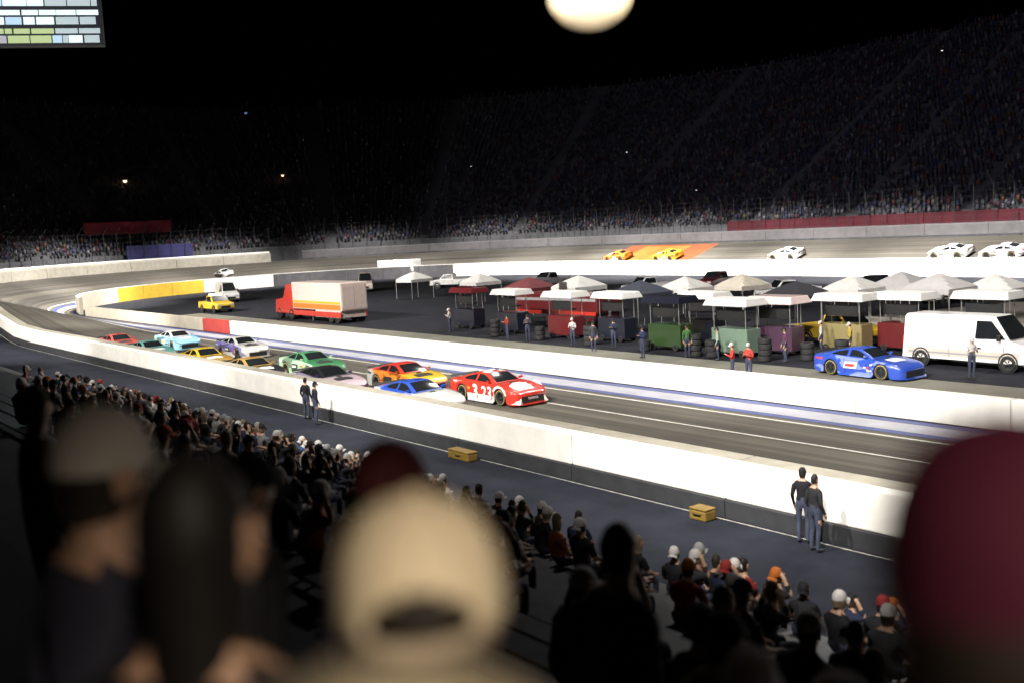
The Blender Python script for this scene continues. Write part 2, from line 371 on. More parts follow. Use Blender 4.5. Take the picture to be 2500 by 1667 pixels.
def hit_stand(px, py):            # where a bearing meets the far stand
    for dist in np.arange(110, 330, .6):
        p = bearing(px, py, dist); q = Vector((p.x, p.y, 0)); s_ = q.dot(DV); n_ = q.dot(NV)
        if s_ > SC: r = math.hypot(s_ - SC, n_ - NC)
        else: r = n_ - NC
        d = r - RO
        if d > 2.2 and p.z < 6.2 + (d - 2.2) / STEP_D * STEP_Z + 1.6: return p
    return bearing(px, py, 230)
warm_l = EM('warm lamp glow', (1., .62, .32), 5.); cool_l = EM('white lamp glow', (1., .92, .82), 1.6)
def stand_lamp(px, py, mat, size, label):
    p = hit_stand(px, py); t = thing('stand_lamp', label, 'lamp', (p.x, p.y, p.z - 1.2), 0, 'small lamps glowing in the far stand')
    MB().tube([(0, 0, -.6), (0, 0, 1.15)], .04, 6).build('post', dark_steel, t); MB().lathe([(.05, 1.12), (size, 1.16), (size * .9, 1.3), (.04, 1.36)], k=12).build('hood', dark_steel, t)
    MB().lathe([(.001, 1.2 - size), (size * .6, 1.2 - size * .75), (size * .85, 1.16), (.001, 1.17)], k=12).build('bulb', mat, t, True)
for px, py, m_, z_, lb in ((305, 441, warm_l, .42, 'bright orange lamp in the dark stand at the far left'), (690, 428, warm_l, .3, 'dimmer orange lamp in the dark stand right of the brightest one'),
        (1150, 406, cool_l, .16, 'tiny white lamp in the far stand left of centre below the floodlight bank'), (1530, 371, cool_l, .18, 'tiny white lamp in the far stand directly below the floodlight bank'),
        (1700, 464, cool_l, .14, 'lowest tiny white lamp in the far stand right of centre'), (2300, 123, cool_l, .18, 'highest tiny white lamp near the top right of the far stand'),
        (600, 275, EM('bluish lamp glow', (.25, .35, .8), .5), .4, 'faint bluish lamp high in the dark stand left of centre')):
    stand_lamp(px, py, m_, z_, lb)

# lamp set close and given a frosted bowl to imitate its soft glow
c = bearing(1440, -14, 2.2); rb = .078
fb = thing('hanging_lamp', 'lamp at the top centre, its soft glow imitated by a frosted bowl', 'lamp', (c.x, c.y, c.z), 0)
fm = bpy.data.materials.new('lamp glow glass'); fm.use_nodes = True; t = fm.node_tree; t.nodes.remove(t.nodes['Principled BSDF'])
tl = t.nodes.new('ShaderNodeBsdfTranslucent'); tl.inputs[0].default_value = (.95, .82, .62, 1); tr = t.nodes.new('ShaderNodeBsdfTransparent'); tr.inputs[0].default_value = (1, .95, .85, 1)
mx = t.nodes.new('ShaderNodeMixShader'); mx.inputs[0].default_value = .05; t.links.new(tl.outputs[0], mx.inputs[1]); t.links.new(tr.outputs[0], mx.inputs[2]); t.links.new(mx.outputs[0], t.nodes['Material Output'].inputs[0])
MB().lathe([(rb * math.cos(a), -rb * .8 * math.sin(a)) for a in np.linspace(0, R(89), 12)], k=40).build('bowl', fm, fb, True)
MB().lathe([(rb + .002, .0), (rb + .006, .002), (rb * .9, .030), (rb * .4, .062), (.012, .074), (.010, .10), (.001, .102)], k=40).build('shade', dark_steel, fb, True)
MB().lathe([(.005, .040), (.012, .034), (.014, .020), (.008, .008), (.001, .006)], k=16).build('bulb', EM('floodlight bulb', (1., .93, .78), 30.), fb, True)
MB().tube([(0, 0, .10), (0, 0, 2.)], .004, 6).build('cable', dark_steel, fb)
l = bpy.data.lights.new('floodlight_lamp', 'POINT'); o = bpy.data.objects.new('floodlight_lamp', l); col.objects.link(o); o.parent = fb; o.location = (0, 0, .038); l.energy = 6; l.color = (1., .88, .68); l.shadow_soft_size = .01

# scoreboard screen hung at the top left
b0 = bearing(252, 108, 92); b1 = bearing(-420, 20, 92)
sx = thing('video_screen', 'bright video screen with glowing white rows at the top left corner', 'screen', (b0.x, b0.y, b0.z), R(14))
MB().box((-26, .02, -.08), (.05, 1.2, 11)).build('housing', black_pl, sx)
for x in (-25.2, -18): MB().box((x, .3, -b0.z), (x + .8, 1.0, -.4)).build('mast', dark_steel, sx)
ledw = EM('screen white', (.80, .95, .93), .95); ledb = EM('screen pale blue', (.55, .78, .95), .75); ledg = EM('screen green', (.62, .78, .34), .6); ledn = EM('screen grey', (.6, .58, .62), .55); ledw2 = EM('screen dim white', (.66, .80, .78), .55); ledb2 = EM('screen dim blue', (.3, .45, .6), .3)
rnd = random.Random(3); z = .12; k = 0
while z < 10.5:
    hh = .62 if k % 2 == 0 else .42; x = -.15 - rnd.uniform(0, .5)
    while x > -25:
        wd = rnd.uniform(.4, 1.9); m_ = rnd.choice((ledw, ledw, ledw2, ledw2, ledw, ledb))
        if z < 1.0 and x < -3.6: m_ = ledg if z > .3 or x > -6.4 else ledn
        MB().box((x - wd, -.03, z), (x, .015, z + hh)).build('lit_segment', m_, sx); x -= wd + rnd.uniform(.04, .16)
        if x < -11: break
    z += hh + (.16 if k % 2 == 0 else .34); k += 1

# ------------------------------------------------------------------ race cars
WXF, WXR, WR = 1.43, -1.36, .355
def lerp_tab(tab, x):
    for i in range(len(tab) - 1):
        a, b = tab[i], tab[i + 1]
        if x <= b[0]:
            t = (x - a[0]) / (b[0] - a[0]); t = t * t * (3 - 2 * t) * .5 + t * .5
            return [a[j] + (b[j] - a[j]) * t for j in range(1, len(a))]
    return list(tab[-1][1:])
#       x     half w  belt   centre
BODY = [(-2.47, .84, .80, .86), (-2.40, .93, .86, .93), (-2.1, .975, .90, .975), (-1.36, 1.0, .905, .975), (-.6, .985, .875, .93), (0, .98, .85, .90),
        (.6, .98, .835, .885), (1.0, .985, .815, .865), (1.43, .995, .78, .825), (1.85, .975, .715, .765), (2.15, .93, .64, .69), (2.36, .84, .555, .60), (2.45, .72, .49, .52)]
def body_mesh():
    xs = sorted(set([round(x, 3) for x in list(np.linspace(-2.47, 2.45, 34)) + [WXF + d for d in (-.42, -.4, -.3, -.2, -.1, 0, .1, .2, .3, .4, .42)] + [WXR + d for d in (-.42, -.4, -.3, -.2, -.1, 0, .1, .2, .3, .4, .42)]]))
    rows = []
    for x in xs:
        hw, zs, zt = lerp_tab(BODY, x); zb = .13
        if x < -2.2: zb = .13 + (-2.2 - x) * .6
        for wx in (WXF, WXR):
            if abs(x - wx) < .41: zb = max(zb, .34 + math.sqrt(.41 ** 2 - (x - wx) ** 2) * .98)
        zb = min(zb, zs - .06); fl = .03 if min(abs(x - WXF), abs(x - WXR)) < .5 else 0
        half = [(hw * .985 + fl * .4, zb), (hw + fl, zb + (zs - zb) * .35), (hw + fl * .8, zb + (zs - zb) * .7), (hw * .975, zs - .015), (hw * .93, zs + .03), (hw * .8, zs + (zt - zs) * .62), (hw * .45, zt - .012), (0, zt)]
        ring = [(x, -y, z) for y, z in half] + [(x, y, z) for y, z in half[::-1][1:]]
        rows.append(ring)
    mb = MB(); n = len(rows[0])
    vs = [p for r_ in rows for p in r_]; mb.v = vs
    for i in range(len(rows) - 1):
        for j in range(n - 1):
            x = (rows[i][0][0] + rows[i + 1][0][0]) / 2
            jj = min(j, n - 2 - j); mi = 0
            if jj >= 4 and x > .7: mi = 1                        # hood
            elif jj >= 4 and x < -1.0: mi = 2                    # deck
            elif jj <= 0 and -1.0 < x < 1.05: mi = 4             # lower sides
            elif x < -1.35 - .5 * (jj / 4): mi = 3               # tail
            elif x > 1.95: mi = 5                                # nose
            mb.f.append((i * n + j, i * n + j + 1, (i + 1) * n + j + 1, (i + 1) * n + j)); mb.m.append(mi)
    mb.f.append(tuple(range(n))); mb.m.append(3); k = (len(rows) - 1) * n; mb.f.append(tuple(range(k, k + n))[::-1]); mb.m.append(5)
    return mb
CAB = [(-1.80, .70, .945, .66, .965, .985), (-1.25, .79, .92, .605, 1.125, 1.155), (-.78, .815, .90, .585, 1.225, 1.262), (-.35, .825, .885, .58, 1.25, 1.29), (.02, .82, .875, .58, 1.232, 1.272), (.45, .80, .865, .63, 1.06, 1.095), (.82, .76, .855, .70, .875, .895)]
def cab_sec(x):
    for i in range(len(CAB) - 1):
        a, b = CAB[i], CAB[i + 1]
        if x <= b[0] + 1e-6:
            t = (x - a[0]) / (b[0] - a[0]); return [a[j] + (b[j] - a[j]) * t for j in range(1, 6)]
    return list(CAB[-1][1:])
def cab_pt(x, f, side, off=0.):      # f 0..1 up the side
    yb, zb, yr, zr, zc = cab_sec(x); y = yb + (yr - yb) * f; z = zb + (zr - zb) * f
    return Vector((x, side * (y + off), z + off * .4))
def cab_top(x, q, off=0.):           # q -1..1 across
    yb, zb, yr, zr, zc = cab_sec(x); return Vector((x + (off * .6 if x > .02 else (-off * .6 if x < -.8 else 0)), yr * q, zr + (zc - zr) * (1 - q * q) + off))
def cabin_mesh():
    rows = []
    for x in (-1.80, -1.5, -1.25, -1.0, -.78, -.55, -.35, -.15, .02, .25, .45, .65, .82):
        L = [cab_pt(x, f, -1) for f in (0, .35, .7, .93)] + [cab_top(x, q) for q in (-.96, -.7, -.35, 0, .35, .7, .96)] + [cab_pt(x, f, 1) for f in (.93, .7, .35, 0)]
        rows.append(L)
    return MB().grid(rows)
def wheel_parts():
    ty = MB().lathe([(.20, -.13), (.30, -.15), (.345, -.135), (.355, -.08), (.355, .08), (.345, .135), (.30, .15), (.20, .13)], axis='y', k=24).mesh('tyre', rubber, True)
    rm = MB().lathe([(.20, -.12), (.23, -.13), (.215, -.10), (.19, -.06), (.07, -.05), (.06, -.09), (.001, -.095)], axis='y', k=20, mi=0)
    for k in range(5):
        a = k * 2 * math.pi / 5; c_, s_ = math.cos(a), math.sin(a)
        rm.hexa([(c_ * .05 - s_ * .03, -.115, s_ * .05 + c_ * .03), (c_ * .21 - s_ * .02, -.11, s_ * .21 + c_ * .02), (c_ * .21 + s_ * .02, -.11, s_ * .21 - c_ * .02), (c_ * .05 + s_ * .03, -.115, s_ * .05 - c_ * .03),
                 (c_ * .05 - s_ * .03, -.07, s_ * .05 + c_ * .03), (c_ * .21 - s_ * .02, -.07, s_ * .21 + c_ * .02), (c_ * .21 + s_ * .02, -.07, s_ * .21 - c_ * .02), (c_ * .05 + s_ * .03, -.07, s_ * .05 - c_ * .03)])
    rm = rm.mesh('rim', rim_m, False); return ty, rm
TYRE, RIM = wheel_parts()
band_m = M('yellow tyre lettering', (.30, .24, .08), .7)
BANDME = MB().lathe([(.285, -.152), (.318, -.149), (.318, -.146), (.285, -.149)], axis='y', k=24).mesh('tyre_band', band_m, True)
BODYMB, CABMB = body_mesh(), cabin_mesh()
def panel(pts_rows, name, mat, parent, th=.006): return MB().grid(pts_rows).build(name, mat, parent, True)
FONT = None
def text_mesh(txt, size, mat, ext=.004, shear=0., bold=.0):
    cu = bpy.data.curves.new('lettering', 'FONT'); cu.body = txt; cu.size = size; cu.extrude = ext; cu.shear = shear; cu.offset = bold; cu.align_x = 'CENTER'; cu.resolution_u = 3
    o = bpy.data.objects.new('tmp', cu); col.objects.link(o); dg = bpy.context.evaluated_depsgraph_get()
    me = bpy.data.meshes.new_from_object(o.evaluated_get(dg)); bpy.data.objects.remove(o); bpy.data.curves.remove(cu)
    me.materials.clear(); me.materials.append(mat); return me
def put_text(parent, me, name, x, y, z, side=-1, tilt=0.):
    o = link(name, me, parent); o.location = (x, y, z); o.rotation_euler = (R(90) + tilt, 0, 0 if side < 0 else R(180)); return o
def wheel(parent, x, y, zz=WR, band=True, k=1.0):
    wq = bpy.data.objects.new('wheel', None); col.objects.link(wq); wq.parent = parent; wq.location = (x, y, zz); wq.empty_display_size = .1
    if y > 0: wq.rotation_euler = (0, 0, math.pi)
    wq.scale = (k, k, k); link('tyre', TYRE, wq); link('rim', RIM, wq)
    if band: link('tyre_band', BANDME, wq)
    return wq
white_l = M('white lettering', (.78, .77, .75), .5, var=.03); yellow_l = M('yellow lettering', (.75, .48, .04), .5, var=.03)
head_l = M('headlight decal', (.62, .62, .60), .25, .3, var=.2)
def livery(c_, seed):
    nm, a = c_; key = f'livery {nm} {seed}'
    if key in MATS: return MATS[key]
    m = M(key, a, .3, var=.06, scale=2.5, coat=.6); t = m.node_tree; b = t.nodes['Principled BSDF']; src = b.inputs['Base Color'].links[0].from_socket
    rq = random.Random(seed * 13 + len(nm)); tc = t.nodes.new('ShaderNodeTexCoord'); mp = t.nodes.new('ShaderNodeMapping'); mp.inputs['Rotation'].default_value = (0, R(rq.uniform(15, 40)), 0); mp.inputs['Location'].default_value = (rq.uniform(-3, 3), 0, rq.uniform(-2, 2)); mp.inputs['Scale'].default_value = (.8, .35, 2.6)
    t.links.new(tc.outputs['Object'], mp.inputs[0]); n = t.nodes.new('ShaderNodeTexNoise'); n.inputs['Scale'].default_value = 1.1; n.inputs['Detail'].default_value = 1.; n.inputs['Distortion'].default_value = .6; t.links.new(mp.outputs[0], n.inputs[0])
    r = t.nodes.new('ShaderNodeValToRGB'); r.color_ramp.interpolation = 'CONSTANT'; r.color_ramp.elements[0].color = (0, 0, 0, 1); r.color_ramp.elements[1].position = .57; r.color_ramp.elements[1].color = (1, 1, 1, 1)
    t.links.new(n.outputs[0], r.inputs[0]); lum = sum(a) / 3
    d2 = tuple(x * .35 for x in a) if lum > .3 else tuple(min(.75, x * 1.2 + .16) for x in a)
    mx = t.nodes.new('ShaderNodeMix'); mx.data_type = 'RGBA'; t.links.new(r.outputs[0], mx.inputs[0]); t.links.new(src, mx.inputs[6]); mx.inputs[7].default_value = (*d2, 1); t.links.new(mx.outputs[2], b.inputs['Base Color'])
    return m
CARN = [0]
DECAL = [M('decal ' + str(i), c_, .5) for i, c_ in enumerate(((.7, .68, .1), (.6, .05, .05), (.65, .65, .65), (.05, .1, .4), (.03, .03, .03)))]
def race_car(label, s, n, cols, number=None, numcol=None, f_track=None, yaw=0., group='stock cars racing along the near straight', extra=None):
    """cols: body, hood, deck, tail, skirt, nose, roof"""
    if f_track is None:
        p = W(s, n, .004); rot = (0, 0, math.atan2(-DV.y, -DV.x) + yaw)
    else:
        p = on_track(f_track, .5, .01); rot = (-math.atan2(BANK, RO - RI), 0, math.atan2(DV.y, DV.x) + yaw)
    t = thing('race_car', label, 'car', p, 0, group); t.rotation_euler = rot
    CARN[0] += 1; plain = extra is red_extra; pm = [paint(*c_) if plain or i in (1, 6) else livery(c_, CARN[0]) for i, c_ in enumerate(cols)]
    bo = link('body', BODYMB.mesh('body', pm[:6], True), t); ca = link('cabin', CABMB.mesh('cabin', pm[6], True), t)
    MB().box((-2.2, -.86, .14), (2.2, .86, .62)).build('underbody', black_pl, t)
    # glass
    panel([[cab_top(x, q, .008) for q in (-.88, -.5, 0, .5, .88)] for x in (.10, .32, .55, .76)], 'windshield', glass, t)
    panel([[cab_top(x, q, .008) for q in (-.80, -.4, 0, .4, .80)] for x in (-1.7, -1.4, -1.1, -.88)], 'rear_window', glass, t)
    for sd in (-1, 1):
        panel([[cab_pt(x, f, sd, .008) for f in fs] for x, fs in ((-.42, (.12, .5, .88)), (-.1, (.12, .5, .88)), (.16, (.12, .45, .80)), (.50, (.12, .3, .52)))], 'side_window', glass, t)
        panel([[cab_pt(x, f, sd, .008) for f in fs] for x, fs in ((-1.42, (.15, .3, .5)), (-1.05, (.12, .45, .78)), (-.56, (.12, .5, .88)))], 'quarter_window', glass, t)
        MB().hexa([(.52, sd * .80, .93), (.60, sd * .80, .93), (.60, sd * .97, .95), (.52, sd * .97, .95), (.50, sd * .80, 1.0), (.58, sd * .80, 1.0), (.58, sd * .97, 1.03), (.50, sd * .97, 1.03)]).build('mirror', pm[0], t)
        MB().hexa([(-.9, sd * .99, .07), (.95, sd * .99, .07), (.95, sd * 1.03, .07), (-.9, sd * 1.03, .07), (-.9, sd * .97, .17), (.95, sd * .97, .17), (.95, sd * 1.0, .17), (-.9, sd * 1.0, .17)]).build('side_skirt', pm[4], t)
        panel([[(2.13 + .20 * a, sd * (.925 - .17 * a + .004), .50 + b * (.10 - .03 * a) + .02) for b in (0, 1)] for a in (0, .33, .66, 1)], 'headlight', head_l, t)
        panel([[(-2.475 + .0 * a, sd * (.30 + .5 * a), .66 + .10 * b) for b in (0, 1)] for a in (0, 1)], 'tail_light', M('tail light', (.3, .01, .01), .3), t)
        for wx in (WXF, WXR): wheel(t, wx, sd * .845)
    dq = random.Random(CARN[0]); dm = MB()
    for sd in (-1, 1):
        for ix in range(3):
            for iz in range(3):
                if dq.random() < .75:
                    x0 = .98 - ix * .17 + dq.uniform(-.01, .01); z0 = .34 + iz * .13; y0 = sd * 1.012; dm.add([(x0, y0, z0), (x0 - .13, y0, z0), (x0 - .13, y0, z0 + .07), (x0, y0, z0 + .07)], [(0, 1, 2, 3)], dq.randrange(5))
    if not plain:
        dm.build('fender_decals', DECAL, t)
        def top(x, y): hw, zs, zt = lerp_tab(BODY, x); a = abs(y) / hw; return zt - .012 * min(1, a / .45) - (0 if a < .45 else (zt - zs) * .40 * (a - .45) / .35) + .006
        m1 = DECAL[dq.choice((2, 4, 2))]; m2_ = DECAL[dq.choice((0, 1, 2, 4))]
        panel([[(x, q * wq_, top(x, q * wq_)) for q in (-1, -.5, 0, .5, 1)] for x, wq_ in ((1.2, .40), (1.4, .46), (1.6, .46), (1.75, .38))], 'hood_emblem', m1, t)
        for sd in (-1, 1):
            panel([[(x + .10 * f, sd * 1.006, .40 + .30 * f) for f in (0, .5, 1)] for x in (-.62, -.2, .1)], 'door_panel', m1, t)
            panel([[(x + .04 * f, sd * 1.011, .48 + .13 * f) for f in (0, 1)] for x in (-.52, -.02)], 'door_emblem', m2_, t)
            panel([[(x, sd * (lerp_tab(BODY, x)[0] * .985 + .012), .66 + .14 * f) for f in (0, 1)] for x in (-2.25, -2.0, -1.8)], 'quarter_emblem', m2_, t)
    # nose: grille, splitter, bumper bar
    MB().hexa([(2.28, -.70, .16), (2.475, -.60, .16), (2.475, .60, .16), (2.28, .70, .16), (2.28, -.70, .43), (2.470, -.58, .43), (2.470, .58, .43), (2.28, .70, .43)]).build('grille', black_pl, t)
    MB().add([(1.9, -.99, .09), (2.35, -.96, .085), (2.58, -.62, .08), (2.62, 0, .08), (2.58, .62, .08), (2.35, .96, .085), (1.9, .99, .09),
              (1.9, -.99, .13), (2.35, -.96, .125), (2.58, -.62, .115), (2.62, 0, .115), (2.58, .62, .115), (2.35, .96, .125), (1.9, .99, .13)],
             [(6, 5, 4, 3, 2, 1, 0), (7, 8, 9, 10, 11, 12, 13)] + [(i, i + 1, i + 8, i + 7) for i in range(6)] + [(6, 0, 7, 13)]).build('splitter', pm[5], t)
    MB().hexa([(-2.42, -.80, .93), (-2.40, -.80, .93), (-2.40, .80, .93), (-2.42, .80, .93), (-2.51, -.80, 1.03), (-2.49, -.80, 1.03), (-2.49, .80, 1.03), (-2.51, .80, 1.03)]).build('spoiler', black_pl, t)
    panel([[(x, y, lerp_tab(BODY, x)[2] - .012 * (abs(y) / .45) + .02) for y in (-.14, 0, .14)] for x in (.98, 1.12)], 'hood_vent', black_pl, t)
    MB().box((-.12, -.16, 1.284), (-.05, .16, 1.33)).build('roof_camera', pm[6], t)
    sm_ = MB()
    for sd in (-1, 1):
        for xa, za, xb, zb_ in ((.86, .2, .86, .80), (-.52, .2, -.60, .84), (-1.78, .5, -1.78, .86), (1.02, .5, 1.02, .78)):
            sm_.hexa([(xa, sd * 1.000, za), (xa + .018, sd * 1.000, za), (xa + .018, sd * 1.008, za), (xa, sd * 1.008, za), (xb, sd * .962, zb_), (xb + .018, sd * .962, zb_), (xb + .018, sd * .978, zb_), (xb, sd * .978, zb_)])
    for y in (-.62, .62):
        pts_ = [(x, y, lerp_tab(BODY, x)[2] - .03 - .02 * (x - .9)) for x in np.linspace(.9, 2.05, 6)]; sm_.tube(pts_, .009, 4)
    sm_.build('panel_seam', black_pl, t)
    if number:
        for sd in (-1, 1): put_text(t, text_mesh(number, .80, numcol or white_l, shear=.1, bold=.012), 'door_number', .46, sd * (1.004 if sd < 0 else 1.004), .21, sd)
        o = link('roof_number', text_mesh(number, .7, numcol or white_l, bold=.01), t); o.location = (-.6, 0, 1.30); o.rotation_euler = (0, 0, R(-90))
    if extra: extra(t)
    return t
RED, WHT, BLK = ('red', (.52, .035, .022)), ('white', (.62, .61, .60)), ('black', (.02, .02, .024))
BLU, ORG, YEL = ('blue', (.025, .07, .40)), ('orange', (.68, .20, .03)), ('yellow', (.66, .43, .03))
MNT, GRN, PUR = ('mint', (.36, .54, .38)), ('green', (.05, .20, .09)), ('purple', (.07, .035, .13))
PNK, BRN, LBL = ('pink grey', (.55, .44, .50)), ('bronze', (.33, .20, .05)), ('light blue', (.25, .50, .66))
TEA, VIO, DRD = ('teal', (.12, .32, .30)), ('violet', (.22, .20, .50)), ('dull red', (.40, .07, .06))
SIL = ('silver white', (.50, .50, .49))
def red_extra(t):
    # white flash on the hood, big 3 behind the door number, lettering and yellow arch mark on the quarter
    def hood(x, y): hw, zs, zt = lerp_tab(BODY, x); a = abs(y) / hw; return zt - .012 * min(1, a / .45) - (0 if a < .45 else (zt - zs) * .36 * (a - .45) / .35)
    for pts in (((1.15, -.05, .38), (1.5, -.52, .45), (1.9, -.62, .40), (2.2, -.45, .30)), ((1.3, .42, .62), (1.7, .50, .74), (2.05, .45, .70))):
        panel([[(x, y0 + (y1 - y0) * q / 5, hood(x, y0 + (y1 - y0) * q / 5) + .006) for q in range(6)] for x, y0, y1 in pts], 'hood_graphic', white_l, t)
    for sd in (-1, 1):
        put_text(t, text_mesh('3', .80, white_l, shear=.0, bold=.03), 'side_number', -.32, sd * 1.006, .24, sd)
        put_text(t, text_mesh("McDonald's", .15, white_l, bold=.003), 'sponsor_lettering', -1.62, sd * 1.012, .79, sd)
        put_text(t, text_mesh('m', .24, yellow_l, bold=.004), 'sponsor_mark', -.80, sd * 1.012, .55, sd)
        # white fender flash round the front wheel
        rows = [[(WXF + r_ * math.cos(a), sd * 1.036, .34 + r_ * math.sin(a)) for r_ in (.43, .53)] for a in np.linspace(R(15), R(150), 12)]
        panel(rows, 'fender_graphic', white_l, t)
        MB().hexa([(2.02, sd * .80, .115), (2.5, sd * .60, .11), (2.54, sd * .78, .11), (2.06, sd * .985, .115), (2.25, sd * .78, .17), (2.44, sd * .62, .36), (2.47, sd * .66, .36), (2.28, sd * .90, .17)]).build('nose_wing', white_l, t)
    o = link('bumper_lettering', text_mesh('TOYOTA', .135, white_l, bold=.003), t); o.location = (2.482, 0, .28); o.rotation_euler = (R(90), 0, R(90))
    panel([[(x, y, cab_top(x, 0)[2] - .04 * (y / .58) ** 2 + .008) for y in (-.5, -.25, 0, .25, .5)] for x in (-.45, -.2, .0)], 'roof_graphic', white_l, t)
def bw_extra(t):
    for sd in (-1, 1): put_text(t, text_mesh('M', .42, white_l, shear=.25, bold=.01), 'side_letter', .62, sd * 1.004, .40, sd)
race_car('bright red stock car with white 23 leading at the front', 37.9, 27.5, (RED, RED, RED, RED, WHT, RED, RED), '23', extra=red_extra, yaw=R(1))
race_car('blue stock car with white hood and nose beside the near wall', 38.7, 23.9, (BLU, SIL, BLU, SIL, SIL, SIL, BLU), None, extra=bw_extra)
race_car('orange stock car with red roof and yellow hood behind the leading red car', 44.4, 26.8, (ORG, YEL, RED, SIL, RED, DRD, RED), None)
race_car('dark purple stock car with pinkish white tail behind the blue and white car', 46.8, 23.8, (PUR, PNK, PUR, PNK, PNK, PUR, BLK), None)
race_car('mint green stock car in the middle of the pack', 53.8, 26.4, (MNT, GRN, MNT, MNT, MNT, GRN, GRN), None)
race_car('bronze stock car with dark hood close to the near wall', 54.4, 23.2, (BRN, BLK, BRN, BRN, PNK, BRN, BRN), None)
race_car('yellow stock car close to the near wall', 62.4, 23.6, (YEL, BRN, YEL, YEL, BRN, BLK, YEL), None)
race_car('violet and white stock car on the inside behind the mint green car', 67.0, 27.9, (VIO, WHT, VIO, VIO, WHT, WHT, WHT), None)
race_car('teal stock car close to the near wall towards the back', 71.2, 23.2, (TEA, TEA, TEA, BLK, TEA, TEA, TEA), None)
race_car('light blue stock car on the inside near the back of the pack', 77.2, 27.2, (LBL, LBL, WHT, LBL, LBL, LBL, WHT), None)
race_car('dull red stock car last in the pack beside the near wall', 79.2, 23.6, (DRD, DRD, DRD, BLK, DRD, DRD, DRD), None)
UB = SC + RI * math.pi
def back_u(px): return UB + SC - row_s(px, 110.)
for px, cc, lb in ((1520, ORG, 'orange stock car on the far banked straight'), (1640, YEL, 'yellow stock car just ahead of the orange one on the far straight'),
                   (1930, WHT, 'white stock car alone on the far banked straight right of centre'), (2330, SIL, 'silver stock car on the far straight near the right edge'), (1000, WHT, 'white stock car coming off the far turn left of centre'), (2460, PNK, 'pale pinkish stock car on the far straight at the right edge')):
    race_car(lb, 0, 0, (cc, cc, cc, cc, SIL, cc, cc), None, f_track=back_u(px), group='stock cars on the far straight')

# ------------------------------------------------------------------ infield vehicles and pit equipment
def profile_body(pr, hw, top_in, z_split, mats, faces=None):
    """side profile (x, z) list extruded across, upper points leaning in"""
    mb = MB(); n = len(pr); L = []
    for sd in (-1, 1):
        for x, z in pr: L.append((x, sd * (hw - (top_in * max(0, (z - z_split)) if z > z_split else 0)), z))
    mb.add(L, [tuple(range(n)), tuple(range(n, 2 * n))[::-1]] + [(i, (i + 1) % n, n + (i + 1) % n, n + i) for i in range(n)])
    return mb
def hauler(label, s, n, rz, body, stripes, length=15.5, cab=None, h=4.05):
    t = thing('hauler', label, 'trailer', W(s, n, .004), ANG + rz, 'transporters parked in the infield'); L = length / 2
    me = MB().box((-L, -1.3, 1.05), (L, 1.3, h)).mesh('trailer_box', body); bevel(me, .08, 2); link('trailer_box', me, t)
    MB().box((-L + .3, -1.25, .45), (L - 4.5, 1.25, 1.06)).build('belly_box', body, t)
    for z0, z1, m_ in stripes:
        for sd in (-1, 1): MB().box((-L + .15, sd * 1.304 - .004, z0), (L - .15, sd * 1.304 + .004, z1)).build('livery_stripe', m_, t)
    MB().box((-L - .03, -1.15, 1.2), (-L + .01, -.02, h - .25)).build('rear_door', body, t); MB().box((-L - .03, .02, 1.2), (-L + .01, 1.15, h - .25)).build('rear_door', body, t)
    MB().box((L * .3, -1.33, 1.1), (L * .3 + .9, -1.295, 3.1)).build('side_door', steel, t)
    for x in (-L + .9, -L + 2.1):
        for sd in (-1, 1): wheel(t, x, sd * 1.08, .5, False, 1.4)
    for sd in (-1, 1): MB().tube([(L - 3.2, sd * .9, 0), (L - 3.2, sd * .9, 1.1)], .07, 8).build('landing_leg', steel, t)
    if cab:
        pr = [(L + .2, .55), (L + .2, 3.3), (L + 1.9, 3.25), (L + 2.3, 2.0), (L + 3.9, 1.8), (L + 4.05, .55)]
        me = profile_body(pr, 1.2, .12, 1.6, cab).mesh('tractor', cab); bevel(me, .07, 2); link('tractor', me, t)
        MB().hexa([(L + 1.97, -.95, 2.95), (L + 2.34, -1.0, 2.05), (L + 2.34, 1.0, 2.05), (L + 1.97, .95, 2.95), (L + 1.99, -.95, 2.97), (L + 2.36, -1.0, 2.06), (L + 2.36, 1.0, 2.06), (L + 1.99, .95, 2.97)]).build('windshield', glass, t)
        for x in (L + .6, L + 3.2):
            for sd in (-1, 1): wheel(t, x, sd * 1.0, .5, False, 1.4)
    return t
p_red, p_org, p_yel, p_dk = paint('red', (.52, .035, .022)), paint('orange', (.68, .20, .03)), paint('yellow', (.66, .43, .03)), paint('navy', (.010, .012, .022))
p_drd = paint('dark red', (.11, .014, .016)); p_gry = paint('grey', (.3, .3, .31)); p_bge = paint('beige', (.55, .49, .42)); p_pk = paint('pale pink', (.72, .58, .54))
hauler('white and pale pink transporter with red and orange stripes near the turn', 86.5, 44.5, 0, p_pk, ((.5, .95, p_red), (1.15, 1.6, p_org), (1.64, 1.85, p_yel)), 9.5, p_red, 3.5)
hauler('low dark red trailer beside the pit road left of centre', 61.5, 51.5, R(3), p_drd, ((.9, 1.15, p_red), (1.9, 2.1, p_gry)), 9, None, 2.4)
hauler('plain white transporter by the wall of the far straight left of centre', row_s(985, 92), 92, R(25), white_pt, ((1.15, 1.5, p_gry),), 7, None, 3.0)
